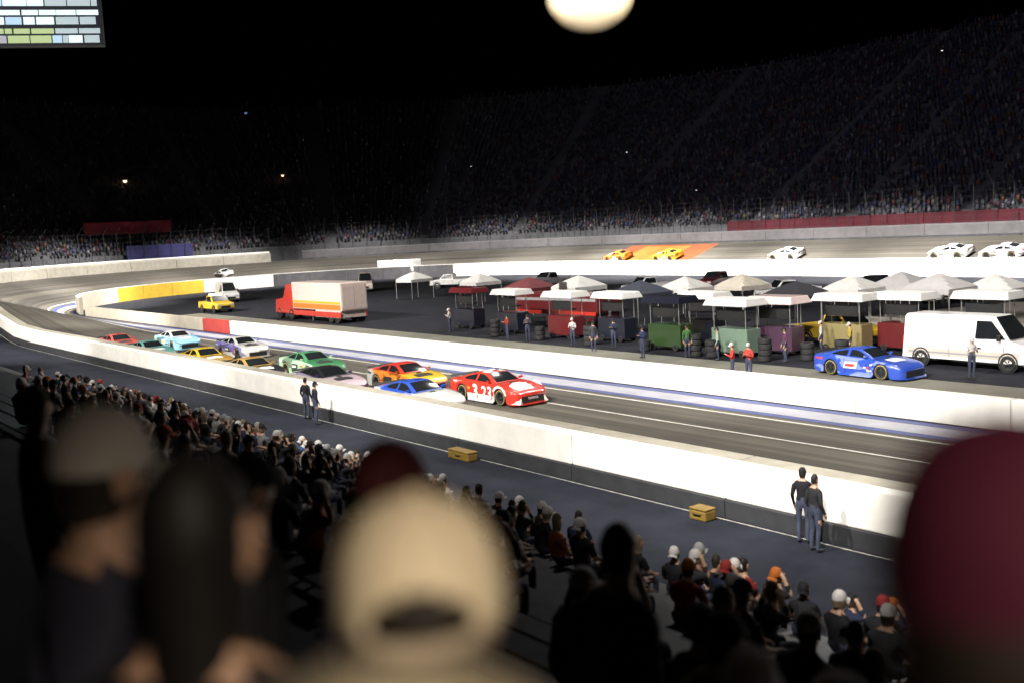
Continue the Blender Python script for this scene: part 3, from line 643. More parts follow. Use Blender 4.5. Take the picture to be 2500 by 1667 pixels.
def canopy(label, px, n_, cm, sz=3.2, h=2.5):
    t = thing('canopy_tent', label, 'tent', W(row_s(px, n_), n_, .004), ANG + R(random.uniform(-6, 6)), 'pop-up tents in the pits'); a = sz / 2
    for x in (-a, a):
        for y in (-a, a): MB().tube([(x, y, 0), (x, y, h)], .035, 6).build('leg', steel, t)
    rows = [[(x, y, h + .02 + .85 * (1 - max(abs(x), abs(y)) / a) ** .85) for y in np.linspace(-a, a, 9)] for x in np.linspace(-a, a, 9)]
    MB().grid(rows).build('roof', cm, t, False)
    for p, q in (((-a, -a), (a, -a)), ((a, -a), (a, a)), ((a, a), (-a, a)), ((-a, a), (-a, -a))):
        MB().grid([[(p[0] + (q[0] - p[0]) * k / 8, p[1] + (q[1] - p[1]) * k / 8, z_ + (.03 * (k % 2) if z_ < h else 0)) for z_ in (h + .02, h - .32)] for k in range(9)]).build('valance', cm, t)
def cloth(nm, c_): return M('tent cloth ' + nm, c_, .8, var=.12, scale=1.5, bump=.1)
for px, n_, c_, lb in ((1420, 56, ('white', (.62, .61, .58)), 'white pop-up tent left of centre in the pits'), (1570, 52, ('navy', (.02, .024, .04)), 'navy pop-up tent at the centre of the pits'),
        (1300, 54, ('maroon', (.13, .025, .03)), 'maroon pop-up tent left of centre in the pits'), (1950, 53, ('black', (.015, .015, .02)), 'black pop-up tent right of centre in the pits'), (2300, 60, ('pale grey', (.45, .43, .42)), 'pale grey pop-up tent near the right edge')):
    canopy(lb, px, n_, cloth(*c_))
def pit_cart(label, px, n_, cm, top):
    t = thing('pit_cart', label, 'cart', W(row_s(px, n_), n_, .004), ANG + R(random.uniform(-3, 3)), 'pit carts behind the pit road')
    me = MB().box((-1.3, -.55, .2), (1.3, .55, 1.5)).mesh('cabinet', cm); bevel(me, .04, 1); link('cabinet', me, t)
    for k in range(4): MB().box((-1.2 + k * .61, -.575, .3), (-.66 + k * .61, -.545, 1.4)).build('drawer', M('drawer metal', (.12, .12, .13), .4, .6), t)
    for x in (-1.15, 1.15):
        for y in (-.45, .45): MB().tube([(x, y, 1.5), (x, y, 3.0)], .03, 6).build('post', steel, t)
    me = MB().hexa([(-1.6, -.9, 2.72), (1.6, -.9, 2.72), (1.6, .9, 2.72), (-1.6, .9, 2.72), (-1.45, -.7, 3.12), (1.45, -.7, 3.12), (1.45, .7, 3.12), (-1.45, .7, 3.12)]).mesh('roof', top); bevel(me, .03, 1); link('roof', me, t)
    MB().box((-1.0, -.1, 1.9), (1.0, .35, 1.98)).build('seat', black_pl, t); MB().box((-1.0, .33, 1.98), (1.0, .38, 2.5)).build('backrest', black_pl, t)
    for x in (-.9, .9):
        for sd in (-1, 1): wheel(t, x, sd * .5, .2, False, .56)
p_grn, p_plm, p_mnt, p_str = paint('dark green', (.022, .05, .015)), paint('plum', (.07, .035, .06)), paint('mint cart', (.15, .22, .165)), paint('straw cart', (.24, .20, .09))
rw = cloth('white', (.62, .61, .58))
for px, n_, c_, tp, lb in ((1150, 46.5, p_dk, p_drd, 'navy pit cart with dark red roof, leftmost of the pit carts'), (1255, 46, p_dk, rw, 'navy pit cart with white roof, second from the left'), (1385, 45.5, p_drd, rw, 'maroon pit cart with white roof left of the centre'),
        (1510, 46, p_dk, rw, 'navy pit cart with white roof beside the dark green one'), (1640, 44.4, p_grn, p_dk, 'dark green pit cart with black roof behind the pit wall'), (1725, 47.5, p_dk, rw, 'navy pit cart with white roof right of the dark green one'),
        (1800, 44.2, p_mnt, rw, 'mint pit cart with white roof'), (1905, 46, p_plm, p_pk, 'plum pit cart with pale pink roof'), (2070, 48.5, p_str, rw, 'straw coloured pit cart with white roof behind the yellow truck'), (2215, 50, p_drd, rw, 'maroon pit cart with white roof right of the straw one'), (2420, 51.5, p_dk, rw, 'navy pit cart with white roof at the right edge')):
    pit_cart(lb, px, n_, c_, tp)
def truck(name, label, cat, loc, rz, body, van=False, stripe=None, L=5.4, deck=None):
    t = thing(name, label, cat, loc, rz)
    h = L / 2
    if van: pr = [(-h, .35), (-h + .02, 2.3), (-h + .15, 2.42), (h - 1.75, 2.42), (h - .95, 1.35), (h - .1, 1.12), (h, .85), (h, .35)]
    else: pr = [(-h, .42), (-h, 1.12), (-.55, 1.12), (-.45, 1.75), (-.25, 1.82), (.75, 1.80), (1.35, 1.16), (h - .1, 1.02), (h, .8), (h, .42)]
    me = profile_body(pr, .97, .22, 1.1, body).mesh('body', body); bevel(me, .05, 2); link('body', me, t)
    for sd in (-1, 1):
        if van:
            MB().hexa([(h - 2.6, sd * .72, 2.2), (h - 1.9, sd * .72, 2.2), (h - 1.15, sd * .90, 1.42), (h - 2.6, sd * .90, 1.42), (h - 2.6, sd * .745, 2.2), (h - 1.9, sd * .745, 2.2), (h - 1.15, sd * .925, 1.42), (h - 2.6, sd * .925, 1.42)]).build('side_window', glass, t)
        else:
            MB().hexa([(-.32, sd * .82, 1.70), (.70, sd * .82, 1.70), (1.15, sd * .94, 1.18), (-.38, sd * .94, 1.18), (-.32, sd * .848, 1.70), (.70, sd * .848, 1.70), (1.15, sd * .962, 1.18), (-.38, sd * .962, 1.18)]).build('side_window', glass, t)
        MB().box((h - .12, sd * .62 - .2, .72), (h + .012, sd * .62 + .2, .92)).build('headlight', head_l, t)
        if stripe: MB().box((-h + .3, sd * .973 - .004, .52), (h - .5, sd * .973 + .004, .86)).build('stripe', stripe, t)
        for x in (-h + 1.05, h - 1.0): wheel(t, x, sd * .86, .37, False, 1.05)
    if van: MB().hexa([(h - 1.72, -.66, 2.36), (h - .98, -.82, 1.42), (h - .98, .82, 1.42), (h - 1.72, .66, 2.36), (h - 1.68, -.66, 2.40), (h - .94, -.82, 1.44), (h - .94, .82, 1.44), (h - 1.68, .66, 2.40)]).build('windshield', glass, t)
    else: MB().hexa([(.80, -.74, 1.76), (1.30, -.88, 1.20), (1.30, .88, 1.20), (.80, .74, 1.76), (.84, -.74, 1.79), (1.34, -.88, 1.22), (1.34, .88, 1.22), (.84, .74, 1.79)]).build('windshield', glass, t)
    for sd in (-1, 1):
        dz = 1.38 if van else 1.10
        for xx in ((h - 2.66, h - 1.22, h - 3.9) if van else (-.42, .72)): MB().box((xx, sd * .971 - .006, .5), (xx + .02, sd * .971 + .006, dz - .28 if van else 1.06)).build('door_seam', black_pl, t)
        MB().box((h - 2.5 if van else -.3, sd * .975 - .015, .98 if van else .95), (h - 2.3 if van else -.12, sd * .975 + .015, 1.03 if van else .99)).build('door_handle', black_pl, t)
        MB().box((h - 1.42 if van else .95, sd * 1.08 - .1, 1.36 if van else 1.2), (h - 1.34 if van else 1.02, sd * 1.08 + .1, 1.62 if van else 1.38)).build('mirror', black_pl, t)
        MB().box((-h - .012, sd * .8 - .09, .8), (-h + .03, sd * .8 + .09, 1.1 if not van else 1.3)).build('tail_light', M('tail light', (.3, .01, .01), .3), t)
        for x in (-h + 1.05, h - 1.0): MB().lathe([(.40, -.02), (.47, -.02), (.47, .012), (.40, .012)], axis='y', c=(x, sd * .972, .40), k=20).build('wheel_arch', black_pl, t)
        if van: MB().box((-h + .4, sd * .978 - .01, .62), (h - .6, sd * .978 + .01, .70)).build('side_moulding', p_gry, t)
    MB().box((h - .02, -.5, .5), (h + .02, .5, .72)).build('grille', black_pl, t); MB().box((h - .1, -.95, .34), (h + .06, .95, .5)).build('bumper', steel, t)
    if deck:
        MB().box((-.3, -.6, 1.80), (.4, .6, 1.96)).build('light_bar', deck, t)
    return t
TSTK = [0]
def tyre_stack(px, n_, k, lb):
    t = thing('tyre_stack', lb, 'tyres', W(row_s(px, n_), n_, .004), 0, 'stacks of tyres in the pits')
    for i in range(k):
        o = link('tyre', TYRE, t); o.rotation_euler = (R(90), 0, R(37 * i)); o.location = (random.uniform(-.03, .03), random.uniform(-.03, .03), .15 + i * .302)
for px, n_, k, lb in ((1210, 43.6, 4, 'stack of four tyres, leftmost in the pits'), (1320, 43.8, 3, 'stack of three tyres left of the maroon cart'), (1440, 43.4, 4, 'stack of four tyres between the maroon and navy carts'), (1575, 43.2, 2, 'low stack of two tyres left of the green cart'),
        (1700, 42.9, 4, 'stack of four tyres right of the green cart'), (1740, 43.1, 3, 'stack of three tyres left of the mint cart'), (1870, 43.2, 4, 'stack of four tyres right of the mint cart'), (1975, 44.6, 3, 'stack of three tyres before the yellow truck'), (2060, 44.2, 4, 'stack of four tyres left of the blue car'), (2330, 49, 4, 'stack of four tyres near the white van')):
    tyre_stack(px, n_, k, lb)
for px, n_, c_, lb in ((1180, 62, rw, 'white pop-up tent behind the leftmost carts'), (1680, 60, rw, 'white pop-up tent behind the dark green cart'), (1820, 63, cloth('cream', (.55, .50, .42)), 'cream pop-up tent far behind the mint cart'), (2090, 62, rw, 'white pop-up tent behind the straw cart'), (2210, 66, cloth('grey white', (.5, .48, .47)), 'off-white pop-up tent far behind at the right'), (2440, 64, rw, 'white pop-up tent in the far right corner of the pits'), (1020, 64, rw, 'white pop-up tent right of the pale pink transporter')):
    canopy(lb, px, n_, c_, 3.0, 2.2)
amber = EM('amber beacon', (1., .72, .25), 2.5); whiteb = EM('white beacon', (1., .97, .9), 4.)
truck('safety_truck', 'yellow safety truck with lit beacon bar in the far turn', 'truck', W(112, 44, .004), ANG + math.pi, p_yel, deck=whiteb)
truck('service_truck', 'yellow service truck with amber beacon behind the pit road at the right', 'truck', W(36.5, 50.5, .004), ANG + R(172), p_yel, deck=amber)
truck('support_van', 'white van with beige stripe parked in the pits at the right edge', 'van', W(26.5, 46.8, .004), ANG + R(178), white_pt, True, p_bge, 6.4)
truck('support_van', 'beige van parked behind the white one at the right edge', 'van', W(22.0, 52.5, .004), ANG + R(175), p_bge, True, None, 6.0)
race_car('glossy blue stock car stopped on the pit road at the right', 28.9, 42.0, (BLU, BLU, BLU, BLU, BLU, BLU, BLU), None, group='stock car on the pit road', yaw=R(-4))
for px, n_, vn, pt, rz_, lb in ((1110, 78, False, white_pt, 40, 'white pickup left of centre far in the infield'), (1350, 82, False, p_gry, 95, 'grey pickup far in the infield by the far wall'), (1590, 76, False, white_pt, 75, 'white pickup at the centre far in the infield'), (1760, 84, False, p_drd, 100, 'dark red pickup far in the infield'), (1930, 74, False, white_pt, 60, 'white pickup right of centre far in the infield'),
        (2150, 80, False, p_dk, 95, 'navy pickup far in the infield at the right'), (2330, 76, False, white_pt, 80, 'white pickup far in the infield near the right edge'), (560, 52, True, white_pt, 170, 'white van left of the pale pink transporter'), (900, 70, True, p_pk, 150, 'pale pink van behind the pale pink transporter')):
    truck('support_van' if vn else 'pickup_truck', lb, 'van' if vn else 'pickup', W(row_s(px, n_), n_, .004), ANG + R(rz_), pt, vn, None, 5.8 if vn else 5.4)
# yellow cases by the near wall
for s_, ln, lb in ((row_s(1110, 19.4), 1.2, 'yellow equipment case at the foot of the near wall'), (row_s(1700, 19.4), .55, 'smaller yellow equipment case at the foot of the near wall further right')):
    t = thing('equipment_case', lb, 'case', W(s_, 19.45, .004), ANG, 'cases by the wall')
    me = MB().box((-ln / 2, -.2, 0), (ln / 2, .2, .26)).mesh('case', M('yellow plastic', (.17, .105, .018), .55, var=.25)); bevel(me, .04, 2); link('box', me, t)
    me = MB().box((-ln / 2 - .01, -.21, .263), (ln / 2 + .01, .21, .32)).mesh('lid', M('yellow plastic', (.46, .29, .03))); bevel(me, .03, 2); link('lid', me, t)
    MB().tube([(-.12, .20, .17), (-.12, .235, .17), (.12, .235, .17), (.12, .20, .17)], .014, 6).build('handle', black_pl, t)
# ------------------------------------------------------------------ the stand we are in
ROW_P, ROW_Z = .8, .309
def row_n(k): return .55 + ROW_P * (k - 1)
def row_z(k): return 5.85 - ROW_Z * k
ns = thing('near_grandstand', 'dark terraced stand under the spectators in front', 'grandstand')
for k in range(-2, 18):
    n0 = row_n(k) - .38; MB().hexa([W(-10, n0, -.05), W(100, n0, -.05), W(100, n0 + ROW_P, -.05), W(-10, n0 + ROW_P, -.05), W(-10, n0, row_z(k)), W(100, n0, row_z(k)), W(100, n0 + ROW_P - .004, row_z(k)), W(-10, n0 + ROW_P - .004, row_z(k))]).build('step', M('dark step concrete', (.045, .046, .055), .9, var=.3, scale=.8), ns)
    if k > 5:
        MB().hexa([W(-8, n0 + .03, row_z(k) + .38), W(98, n0 + .03, row_z(k) + .38), W(98, n0 + .31, row_z(k) + .38), W(-8, n0 + .31, row_z(k) + .38), W(-8, n0 + .03, row_z(k) + .42), W(98, n0 + .03, row_z(k) + .42), W(98, n0 + .31, row_z(k) + .42), W(-8, n0 + .31, row_z(k) + .42)]).build('bench', alu, ns)

# ------------------------------------------------------------------ people
skin_m = M('skin', (.42, .25, .17), .55, var=.1, scale=6); shoe_m = M('shoes', (.03, .03, .03), .6); shirt_m = MC('clothes'); cap_m = MC('cap cloth', var=.12, scale=14); hair_m = MC('hair', rough=.6, var=.4, scale=40)
pants_m = M('denim', (.035, .042, .075), .85, var=.3, scale=12)
def skin_body(name, J, E_, lev=2):
    """J: name -> (x, y, z, r, slot) ; E_: edges ; grown with a Skin modifier from the pelvis"""
    keys = list(J); me = bpy.data.meshes.new(name); me.from_pydata([J[k][:3] for k in keys], [(keys.index(a), keys.index(b)) for a, b in E_], []); me.update()
    o = bpy.data.objects.new('tmp', me); col.objects.link(o); o.modifiers.new('s', 'SKIN'); sv = me.skin_vertices[0].data
    for i, k in enumerate(keys):
        r = J[k][3]; sv[i].radius = r if isinstance(r, tuple) else (r, r); sv[i].use_root = (k == 'pelvis')
    o.modifiers['s'].use_smooth_shade = True
    m2 = o.modifiers.new('u', 'SUBSURF'); m2.levels = lev; m2.render_levels = lev
    dg = bpy.context.evaluated_depsgraph_get(); out = bpy.data.meshes.new_from_object(o.evaluated_get(dg)); bpy.data.objects.remove(o)
    out.materials.clear()
    for m_ in (shirt_m, pants_m, skin_m, shoe_m): out.materials.append(m_)
    P = np.array([J[k][:3] for k in keys]); S = [J[k][4] for k in keys]; Rr = np.array([(J[k][3][0] if isinstance(J[k][3], tuple) else J[k][3]) for k in keys])
    for p in out.polygons:
        d = np.linalg.norm(P - np.array(p.center), axis=1) - Rr * .6; p.material_index = S[int(d.argmin())]; p.use_smooth = True
    # face: nose and ears drawn out of the head
    hx, hy, hz = J['head2'][:3]
    for v in out.vertices:
        c_ = v.co
        if c_.x > hx + .05 and abs(c_.y - hy) < .022 and abs(c_.z - (hz - .03)) < .03: c_.x += .022
        if abs(c_.x - hx) < .022 and abs(c_.y - hy) > .07 and abs(c_.z - (hz - .025)) < .04: c_.y += math.copysign(.014, c_.y - hy)
    out.update(); return out
def arm(J, E_, sd, sh, el, wr, hand, sl=2):
    q = 'L' if sd > 0 else 'R'
    J['sh' + q] = (*sh, .072, 0); J['ua' + q] = tuple((np.array(sh) * .45 + np.array(el) * .55)) + (.058, 0); J['el' + q] = (*el, .047, sl); J['wr' + q] = (*wr, .032, sl); J['ha' + q] = (*hand, .036, 2)
    E_ += [('chest2', 'sh' + q), ('sh' + q, 'ua' + q), ('ua' + q, 'el' + q), ('el' + q, 'wr' + q), ('wr' + q, 'ha' + q)]
    d = (Vector(hand) - Vector(wr)).normalized(); a = d.cross(Vector((0, 0, 1)) if abs(d.z) < .8 else Vector((1, 0, 0))).normalized(); b = d.cross(a)
    for i, (off, ln) in enumerate(((-.030, .055), (-.010, .065), (.010, .062), (.029, .05))):
        p1 = Vector(hand) + d * .045 + a * off; p2 = p1 + d * ln + b * .012; p3 = p2 + d * ln * .5 + b * .03
        J[f'f{i}{q}'] = (*p1, .010, 2); J[f'g{i}{q}'] = (*p2, .009, 2); J[f'h{i}{q}'] = (*p3, .008, 2); E_ += [('ha' + q, f'f{i}{q}'), (f'f{i}{q}', f'g{i}{q}'), (f'g{i}{q}', f'h{i}{q}')]
    p1 = Vector(wr) + d * .035 + a * .040; p2 = p1 + d * .035 + a * .028
    J['t0' + q] = (*p1, .012, 2); J['t1' + q] = (*p2, .010, 2); E_ += [('ha' + q, 't0' + q), ('t0' + q, 't1' + q)]
def head(J, E_, x, z):
    J['neck'] = (x, 0, z, .056, 2); J['head1'] = (x + .025, 0, z + .10, (.080, .072), 2); J['head2'] = (x + .02, 0, z + .18, (.092, .080), 2); J['head3'] = (x + .01, 0, z + .245, (.065, .06), 2)
    E_ += [('chest2', 'neck'), ('neck', 'head1'), ('head1', 'head2'), ('head2', 'head3')]
def standing(pose):
    J = {'pelvis': (0, 0, .97, (.13, .15), 1), 'waist': (0, 0, 1.10, (.12, .14), 0), 'chest': (.01, 0, 1.27, (.13, .155), 0), 'chest2': (0, 0, 1.40, (.10, .12), 0)}
    E_ = [('pelvis', 'waist'), ('waist', 'chest'), ('chest', 'chest2')]; head(J, E_, .01, 1.485)
    for sd, q in ((1, 'L'), (-1, 'R')):
        J['hip' + q] = (0, sd * .095, .90, .095, 1); J['kn' + q] = (.02, sd * .10, .50, .062, 1); J['ca' + q] = (-.01, sd * .10, .32, .056, 1); J['an' + q] = (-.02, sd * .10, .10, .042, 1); J['he' + q] = (-.03, sd * .10, .05, .045, 3); J['to' + q] = (.15, sd * .115, .04, .038, 3)
        E_ += [('pelvis', 'hip' + q), ('hip' + q, 'kn' + q), ('kn' + q, 'ca' + q), ('ca' + q, 'an' + q), ('an' + q, 'he' + q), ('he' + q, 'to' + q)]
        if pose == 0: arm(J, E_, sd, (0, sd * .175, 1.385), (-.03, sd * .235, 1.12), (.08, sd * .225, .91), (.11, sd * .215, .85), 0)
        else: arm(J, E_, sd, (0, sd * .175, 1.385), (.05, sd * .24, 1.13), (.24, sd * .10, 1.22), (.28, sd * .06, 1.25), 0)
    return skin_body('person', J, E_, 1)
def seated(pose):
    l_ = .0 if pose == 0 else .13
    J = {'pelvis': (0, 0, .53, (.14, .16), 1), 'waist': (.02 + l_ * .2, 0, .66, (.125, .15), 0), 'chest': (.02 + l_ * .6, 0, .83, (.13, .155), 0), 'chest2': (.01 + l_, 0, .955 - l_ * .2, (.10, .12), 0)}
    E_ = [('pelvis', 'waist'), ('waist', 'chest'), ('chest', 'chest2')]; z = 1.04 - l_ * .25; head(J, E_, .03 + l_ * 1.2, z)
    for sd, q in ((1, 'L'), (-1, 'R')):
        J['hip' + q] = (.06, sd * .10, .52, .092, 1); J['kn' + q] = (.44, sd * .13, .52, .064, 1); J['ca' + q] = (.43, sd * .13, .30, .055, 1); J['an' + q] = (.40, sd * .13, .10, .042, 1); J['he' + q] = (.39, sd * .13, .05, .045, 3); J['to' + q] = (.56, sd * .14, .04, .038, 3)
        E_ += [('pelvis', 'hip' + q), ('hip' + q, 'kn' + q), ('kn' + q, 'ca' + q), ('ca' + q, 'an' + q), ('an' + q, 'he' + q), ('he' + q, 'to' + q)]
        sh = (.01 + l_, sd * .175, .94 - l_ * .2)
        if pose < 2: arm(J, E_, sd, sh, (.10 + l_, sd * .24, .70), (.30 + l_ * .4, sd * .17, .63), (.36 + l_ * .4, sd * .15, .62))
        else: arm(J, E_, sd, sh, (.22, sd * .26, .92), (.20, sd * .12, 1.15), (.20, sd * .07, 1.20))
    return skin_body('person', J, E_, 1), .03 + l_ * 1.2, z
STAND = [(standing(0), .01, 1.485), (standing(1), .01, 1.485)]
SEAT = [seated(0), seated(1), seated(2)]
# caps and hair: origin at the neck joint, head centre about (.02, 0, .17)
def cap_crown(k=24, m=9, opening=False):
    """crown of a baseball cap; the back is at -x"""
    rows = []
    for i in range(m + 1):
        f = i / m; ph = f * R(88)
        rows.append([((.104 + .006 * math.cos(a)) * math.cos(a) * math.cos(ph) * (1 - .10 * f * (1 if math.cos(a) > 0 else .2)) + .018, (.088) * math.sin(a) * math.cos(ph) ** .82, .165 + (.125 if True else 0) * math.sin(ph) ** .9) for a in [2 * math.pi * j / k for j in range(k)]])
    mb = MB(); nn = k; mb.v = [p for r_ in rows for p in r_]
    for i in range(m):
        for j in range(k):
            a = 2 * math.pi * (j + .5) / k; dy = (a - math.pi)
            if opening and math.hypot(dy / .72, (i + .5) / m / .25) < 1.0 and i >= 0: continue
            mb.f.append((i * k + j, i * k + (j + 1) % k, (i + 1) * k + (j + 1) % k, (i + 1) * k + j)); mb.m.append(0)
    mb.f.append(tuple(range(m * k, m * k + k))); mb.m.append(0)
    return mb
def brim(back=False):
    rows = []
    for i in range(6):
        f = i / 5; rows.append([(.018 + (.100 + .075 * f * (1 - .35 * (q / 1.0) ** 2)) * math.cos(q * .95), (.088 + .012 * f) * math.sin(q * .95), .166 - .018 * f - .022 * q * q * (1 + f)) for q in np.linspace(-1.1, 1.1, 11)])
    mb = MB().grid(rows); mb.grid([[(x, y, z - .004) for x, y, z in r_][::-1] for r_ in rows]); return mb
def cap_mesh():
    mb = cap_crown(); b = brim(); mb.add(b.v, b.f); mb.lathe([(.001, .294), (.008, .292), (.010, .286)], c=(.018, 0, 0), k=8); return mb.mesh('cap', cap_m, True)
CAPME = cap_mesh()
def hair_mesh(long_=False):
    rows = []
    for i in range(9):
        f = i / 8; ph = R(-38) + f * R(126)
        rows.append([((.098) * math.cos(a) * math.cos(max(ph, R(-20))) * (1.0 if math.cos(a) < .2 else .86) + .012, .086 * math.sin(a) * math.cos(max(ph, R(-20))), (.17 + .125 * math.sin(ph)) - (.0 if math.cos(a) < .35 else .0) + (.06 * max(0, math.cos(a)) if f < .3 else 0) - (.13 if long_ and f < .12 and math.cos(a) < .3 else 0)) for a in [2 * math.pi * j / 18 for j in range(18)]])
    mb = MB().grid(rows, closed=True); mb.f.append(tuple(range(8 * 18, 9 * 18))); mb.m.append(0); return mb.mesh('hair', hair_m, True)
HAIR = [hair_mesh(), hair_mesh(True)]
FACE = math.atan2(NV.y, NV.x)
def person(label, loc, rz, variant, shirt, capc=None, hairc=(.02, .015, .012), group=None, scale=1., longh=False, capme=None, turn=0.):
    me, hx, hz = variant; o = link('person', me); o.location = loc; o.rotation_euler = (0, 0, rz); o.scale = (scale,) * 3; o.color = (*shirt, 1); tag(o, label, 'person', group)
    if capc: c_ = link('cap', capme or CAPME, o); c_.location = (hx, 0, hz); c_.rotation_euler = (0, 0, turn); c_.color = (*capc, 1)
    h_ = link('hair', HAIR[1 if longh else 0], o); h_.location = (hx, 0, hz - (.014 if capc else .0)); h_.scale = (.94, .94, .94 if capc else 1.0); h_.color = (*hairc, 1)
    return o
# the spectators right in front of us
def front(label, px, k, top, shirt, capc, hairc=(.02, .015, .012), pose=0, dn=0., rz=0., longh=False, turn=0.):
    """px: bearing, k: row, top: height of the crown of the head"""
    n_ = row_n(k) + dn; s_ = row_s(px, n_); hgt = top - row_z(k)
    return person(label, W(s_, n_, row_z(k)), FACE + rz, STAND[pose], shirt, capc, hairc, 'spectators standing in front of us', hgt / 1.775, longh, None, turn)
TAN = (.62, .52, .38)
a_ = front('person in a large tan cap with a strap opening at the back, centre foreground', 985, 1, 7.28, (.016, .017, .024), None, dn=.06, rz=R(58))
# the tan cap with its half-moon opening
k_ = a_.scale[0]
crown = cap_crown(48, 20, True).mesh('cap', cap_m, True)
cp = link('cap', crown, a_); cp.location = (.008, 0, 1.462); cp.scale = (1.14, 1.14, 1.14); cp.color = (*TAN, 1); sm = cp.modifiers.new('t', 'SOLIDIFY'); sm.thickness = .003
b_ = brim().build('brim', cap_m, cp, True); b_.color = (*TAN, 1)
for aq in [R(60 * q_ + 30) for q_ in range(6)]:
    pts_ = []
    for f in np.linspace(.28 if abs(aq - math.pi) < .6 else .02, 1, 9):
        ph = f * R(88); pts_.append(((.106 + .006 * math.cos(aq)) * math.cos(aq) * math.cos(ph) * (1 - .10 * f * (1 if math.cos(aq) > 0 else .2)) + .018, .0895 * math.sin(aq) * math.cos(ph) ** .82, .166 + .126 * math.sin(ph) ** .9))
    sq = MB().tube(pts_, .0016, 5).build('seam', cap_m, cp, True); sq.color = (.42, .35, .26, 1)
bt = MB().lathe([(.001, .298), (.007, .297), (.010, .292), (.010, .288)], c=(.018, 0, 0), k=12).build('button', cap_m, cp, True); bt.color = (*TAN, 1)
rows = [[(.018 + .112 * math.cos(q) , .089 * math.sin(q), .165 + dz) for dz in (-.006, .010)] for q in np.linspace(math.pi - .75, math.pi + .75, 15)]
s_ = MB().grid(rows).build('strap', cap_m, cp, True); s_.color = (.40, .33, .25, 1); sm = s_.modifiers.new('t', 'SOLIDIFY'); sm.thickness = .004
front('person in a dark maroon cap at the right edge of the foreground', 2455, 1, 7.445, (.012, .012, .02), (.055, .004, .018), dn=.18, rz=R(20), pose=1)
front('person in a pale grey cap at the left edge of the foreground', 180, 1, 7.30, (.03, .03, .05), (.50, .47, .44), rz=R(10))
front('dark-haired person without a cap left of the tan cap', 415, 1, 7.31, (.008, .008, .010), None, (.006, .005, .005), dn=-.05, longh=True, rz=R(40))
front('person in a cream cap at the bottom edge, nearest of all', 775, 0, 7.425, (.012, .012, .016), (.60, .50, .36), dn=.42, rz=R(20))
front('person in a dull red cap behind the tan cap', 905, 2, 7.06, (.02, .02, .03), (.12, .028, .03), rz=R(8))
front('dark-haired person in black right of the tan cap', 1480, 4, 6.33, (.010, .010, .014), None, (.008, .007, .006))
front('person in a white cap and red shirt left of the maroon cap', 1800, 3, 6.42, (.16, .02, .03), (.66, .62, .60), rz=R(15))
front('person in a white cap and dark shirt next to the maroon cap', 2020, 3, 6.44, (.03, .03, .04), (.68, .64, .62), rz=R(-5), pose=1)
front('person in a mustard yellow shirt and black cap left of the maroon cap', 1740, 4, 6.10, (.42, .27, .03), (.012, .012, .014), rz=R(5))
front('person in grey shirt with long dark hair at the lower right', 1640, 2, 6.72, (.10, .10, .13), None, (.02, .015, .012), longh=True)
front('person in plum shirt with black cap at the lower right', 1560, 1, 6.98, (.05, .042, .06), (.010, .010, .013), dn=-.05)
front('person in black with black cap at the lower left', 560, 2, 6.9, (.008, .008, .010), (.008, .008, .010))
front('person in dark navy shirt with dark hair at the lower left edge', 60, 2, 6.88, (.012, .014, .028), None)
# rows of spectators further down
PALN = [('black', (.010, .010, .013), 30), ('charcoal', (.03, .03, .034), 24), ('navy', (.014, .018, .045), 20), ('grey', (.14, .14, .15), 8), ('white', (.52, .50, .50), 7), ('red', (.22, .02, .02), 5), ('blue', (.03, .07, .22), 4), ('maroon', (.08, .012, .018), 5), ('orange', (.36, .10, .02), 2), ('tan', (.30, .23, .15), 3)]
CAPN = [(None, None, 34), ('white cap', (.66, .63, .62), 30), ('black cap', (.012, .012, .014), 18), ('red cap', (.28, .03, .03), 6), ('grey cap', (.26, .26, .27), 8), ('orange cap', (.42, .12, .02), 3)]
ORD = ['', 'first', 'second', 'third', 'fourth', 'fifth', 'sixth', 'seventh', 'eighth', 'ninth', 'tenth', 'eleventh', 'twelfth', 'thirteenth', 'fourteenth', 'fifteenth', 'sixteenth', 'seventeenth', 'eighteenth', 'nineteenth', 'twentieth']
def ordn(i): return ORD[i] if i <= 20 else ('twenty-' + ORD[i - 20] if i < 30 else ('thirtieth' if i == 30 else 'thirty-' + ORD[i - 30]))
ROWN = {17: 'front row', 16: 'second row', 15: 'third row', 14: 'fourth row', 12: 'sixth row', 10: 'eighth row', 8: 'tenth row', 6: 'twelfth row', 5: 'thirteenth row', 4: 'fourteenth row', 3: 'fifteenth row'}
prnd = random.Random(21)
for k, dens in ((17, .62), (16, .5), (15, .45), (14, .4), (12, .4), (10, .42), (8, .45), (6, .5)):
    n_ = row_n(k); sa, sb = row_s(2380, n_), min(row_s(40, n_), 46); s = sb; i = 0; todo = []
    while s > sa:
        if prnd.random() < dens: todo.append(s)
        s -= prnd.uniform(.56, .72)
    for s in todo:
        i += 1; sn_, scl, _ = prnd.choices(PALN, [p[2] for p in PALN])[0]; cn, ccl, _ = prnd.choices(CAPN, [p[2] for p in CAPN])[0]; stnd = prnd.random() < .0 and k < 12
        hc = prnd.choice(((.015, .011, .009), (.06, .035, .02), (.2, .15, .09), (.025, .018, .014))); lg = prnd.random() < .3 and not cn
        lb = f"{'standing' if stnd else 'seated'} spectator in {sn_} shirt {'and ' + cn if cn else ('with long hair' if lg else 'with bare head')}, {ordn(i)} from the left in the {ROWN[k]}"
        person(lb, W(s, n_ + (0.02 if stnd else -.19), row_z(k)), FACE + R(prnd.uniform(-22, 22)), STAND[0] if stnd else SEAT[prnd.choice((0, 0, 1, 2))], scl, ccl, hc, 'spectators in the rows below', prnd.uniform(.94, 1.05), lg, None, R(prnd.choice((0, 0, 0, 180))))
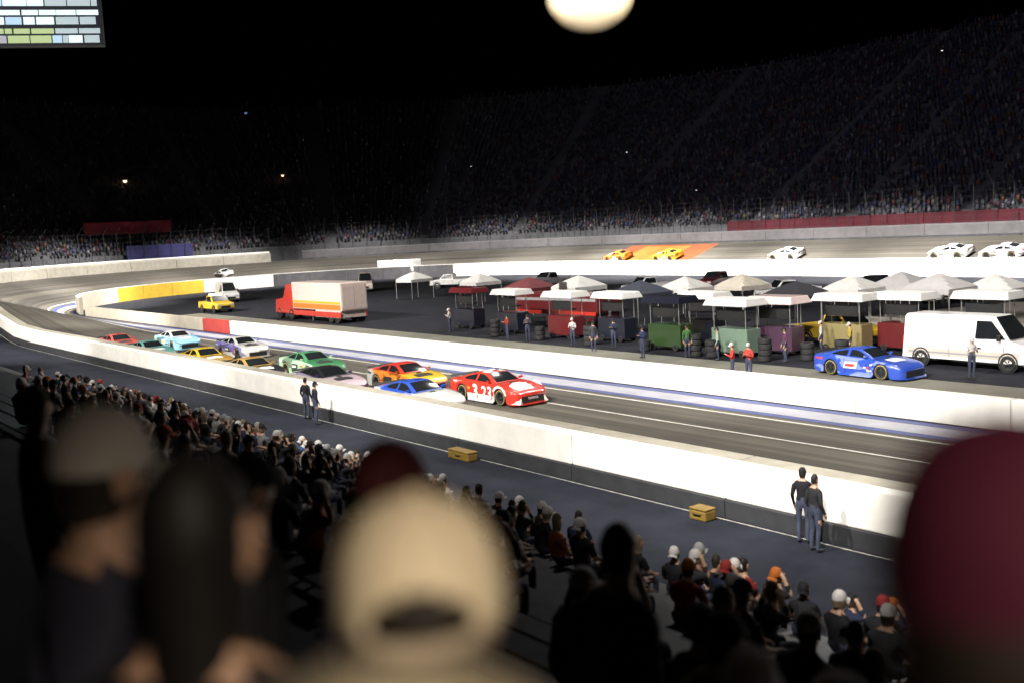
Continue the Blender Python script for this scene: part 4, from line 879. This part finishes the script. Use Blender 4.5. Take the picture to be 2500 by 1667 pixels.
# people by the wall and pit crew
for px, dn, lb, sh_, cp_ in ((735, 0, 'person in black standing before the white wall, left one of the left pair', (.010, .010, .014), None), (757, -.3, 'person in navy before the white wall, right one of the left pair', (.012, .015, .03), (.01, .01, .012)),
        (1955, 0, 'person in black and black cap standing before the white wall at the right', (.010, .010, .014), (.01, .01, .012)), (1984, -.35, 'bareheaded person in charcoal close beside the one in black before the wall', (.02, .02, .024), None)):
    n_ = 19.55 + dn; person(lb, W(row_s(px, n_), n_, .004), FACE + R(-10 if dn else 25), STAND[0], sh_, cp_, group='people standing by the near wall')
crew = [(1290, 43, (.05, .05, .06), 'pit crew member in charcoal suit by the second tyre stack'), (1400, 42.6, (.45, .43, .42), 'pit crew member in white suit before the maroon cart'), (1500, 43.2, (.02, .025, .05), 'pit crew member in dark navy suit left of the green cart'), (1680, 42.4, (.06, .15, .05), 'pit crew member in green suit right of the green cart'), (1755, 42.2, (.30, .38, .30), 'pit crew member in mint suit before the mint cart'), (1920, 43.4, (.10, .04, .08), 'pit crew member in plum suit before the plum cart'), (2010, 47, (.45, .43, .42), 'pit crew member in white suit behind the yellow truck'), (2260, 47.5, (.25, .03, .03), 'pit crew member in dark red suit left of the white van'),
        (1790, 37.2, (.45, .05, .04), 'pit crew member in red suit behind the pit wall, left of two'), (1830, 37.6, (.45, .05, .04), 'pit crew member in red suit behind the pit wall, right of two'), (1450, 41.5, (.05, .05, .06), 'pit crew member in dark grey suit behind the pit wall near the centre'), (1570, 40.8, (.03, .04, .10), 'pit crew member in navy suit behind the pit wall near the green cart'),
        (1240, 42.5, (.30, .04, .03), 'pit crew member in dark red suit at the left end of the carts'), (1100, 44, (.5, .48, .46), 'pit crew member in white suit beside the pale pink transporter'), (2080, 46.8, (.42, .30, .05), 'pit crew member in yellow suit by the yellow truck'), (2380, 43.5, (.48, .46, .45), 'pit crew member in white suit in front of the white van')]
for px, n_, c_, lb in crew: person(lb, W(row_s(px, n_), n_, .004), FACE + R(random.uniform(120, 240)), STAND[random.choice((0, 1))], c_, (.5, .48, .47) if c_[0] > .3 else (.02, .02, .02), group='pit crew')
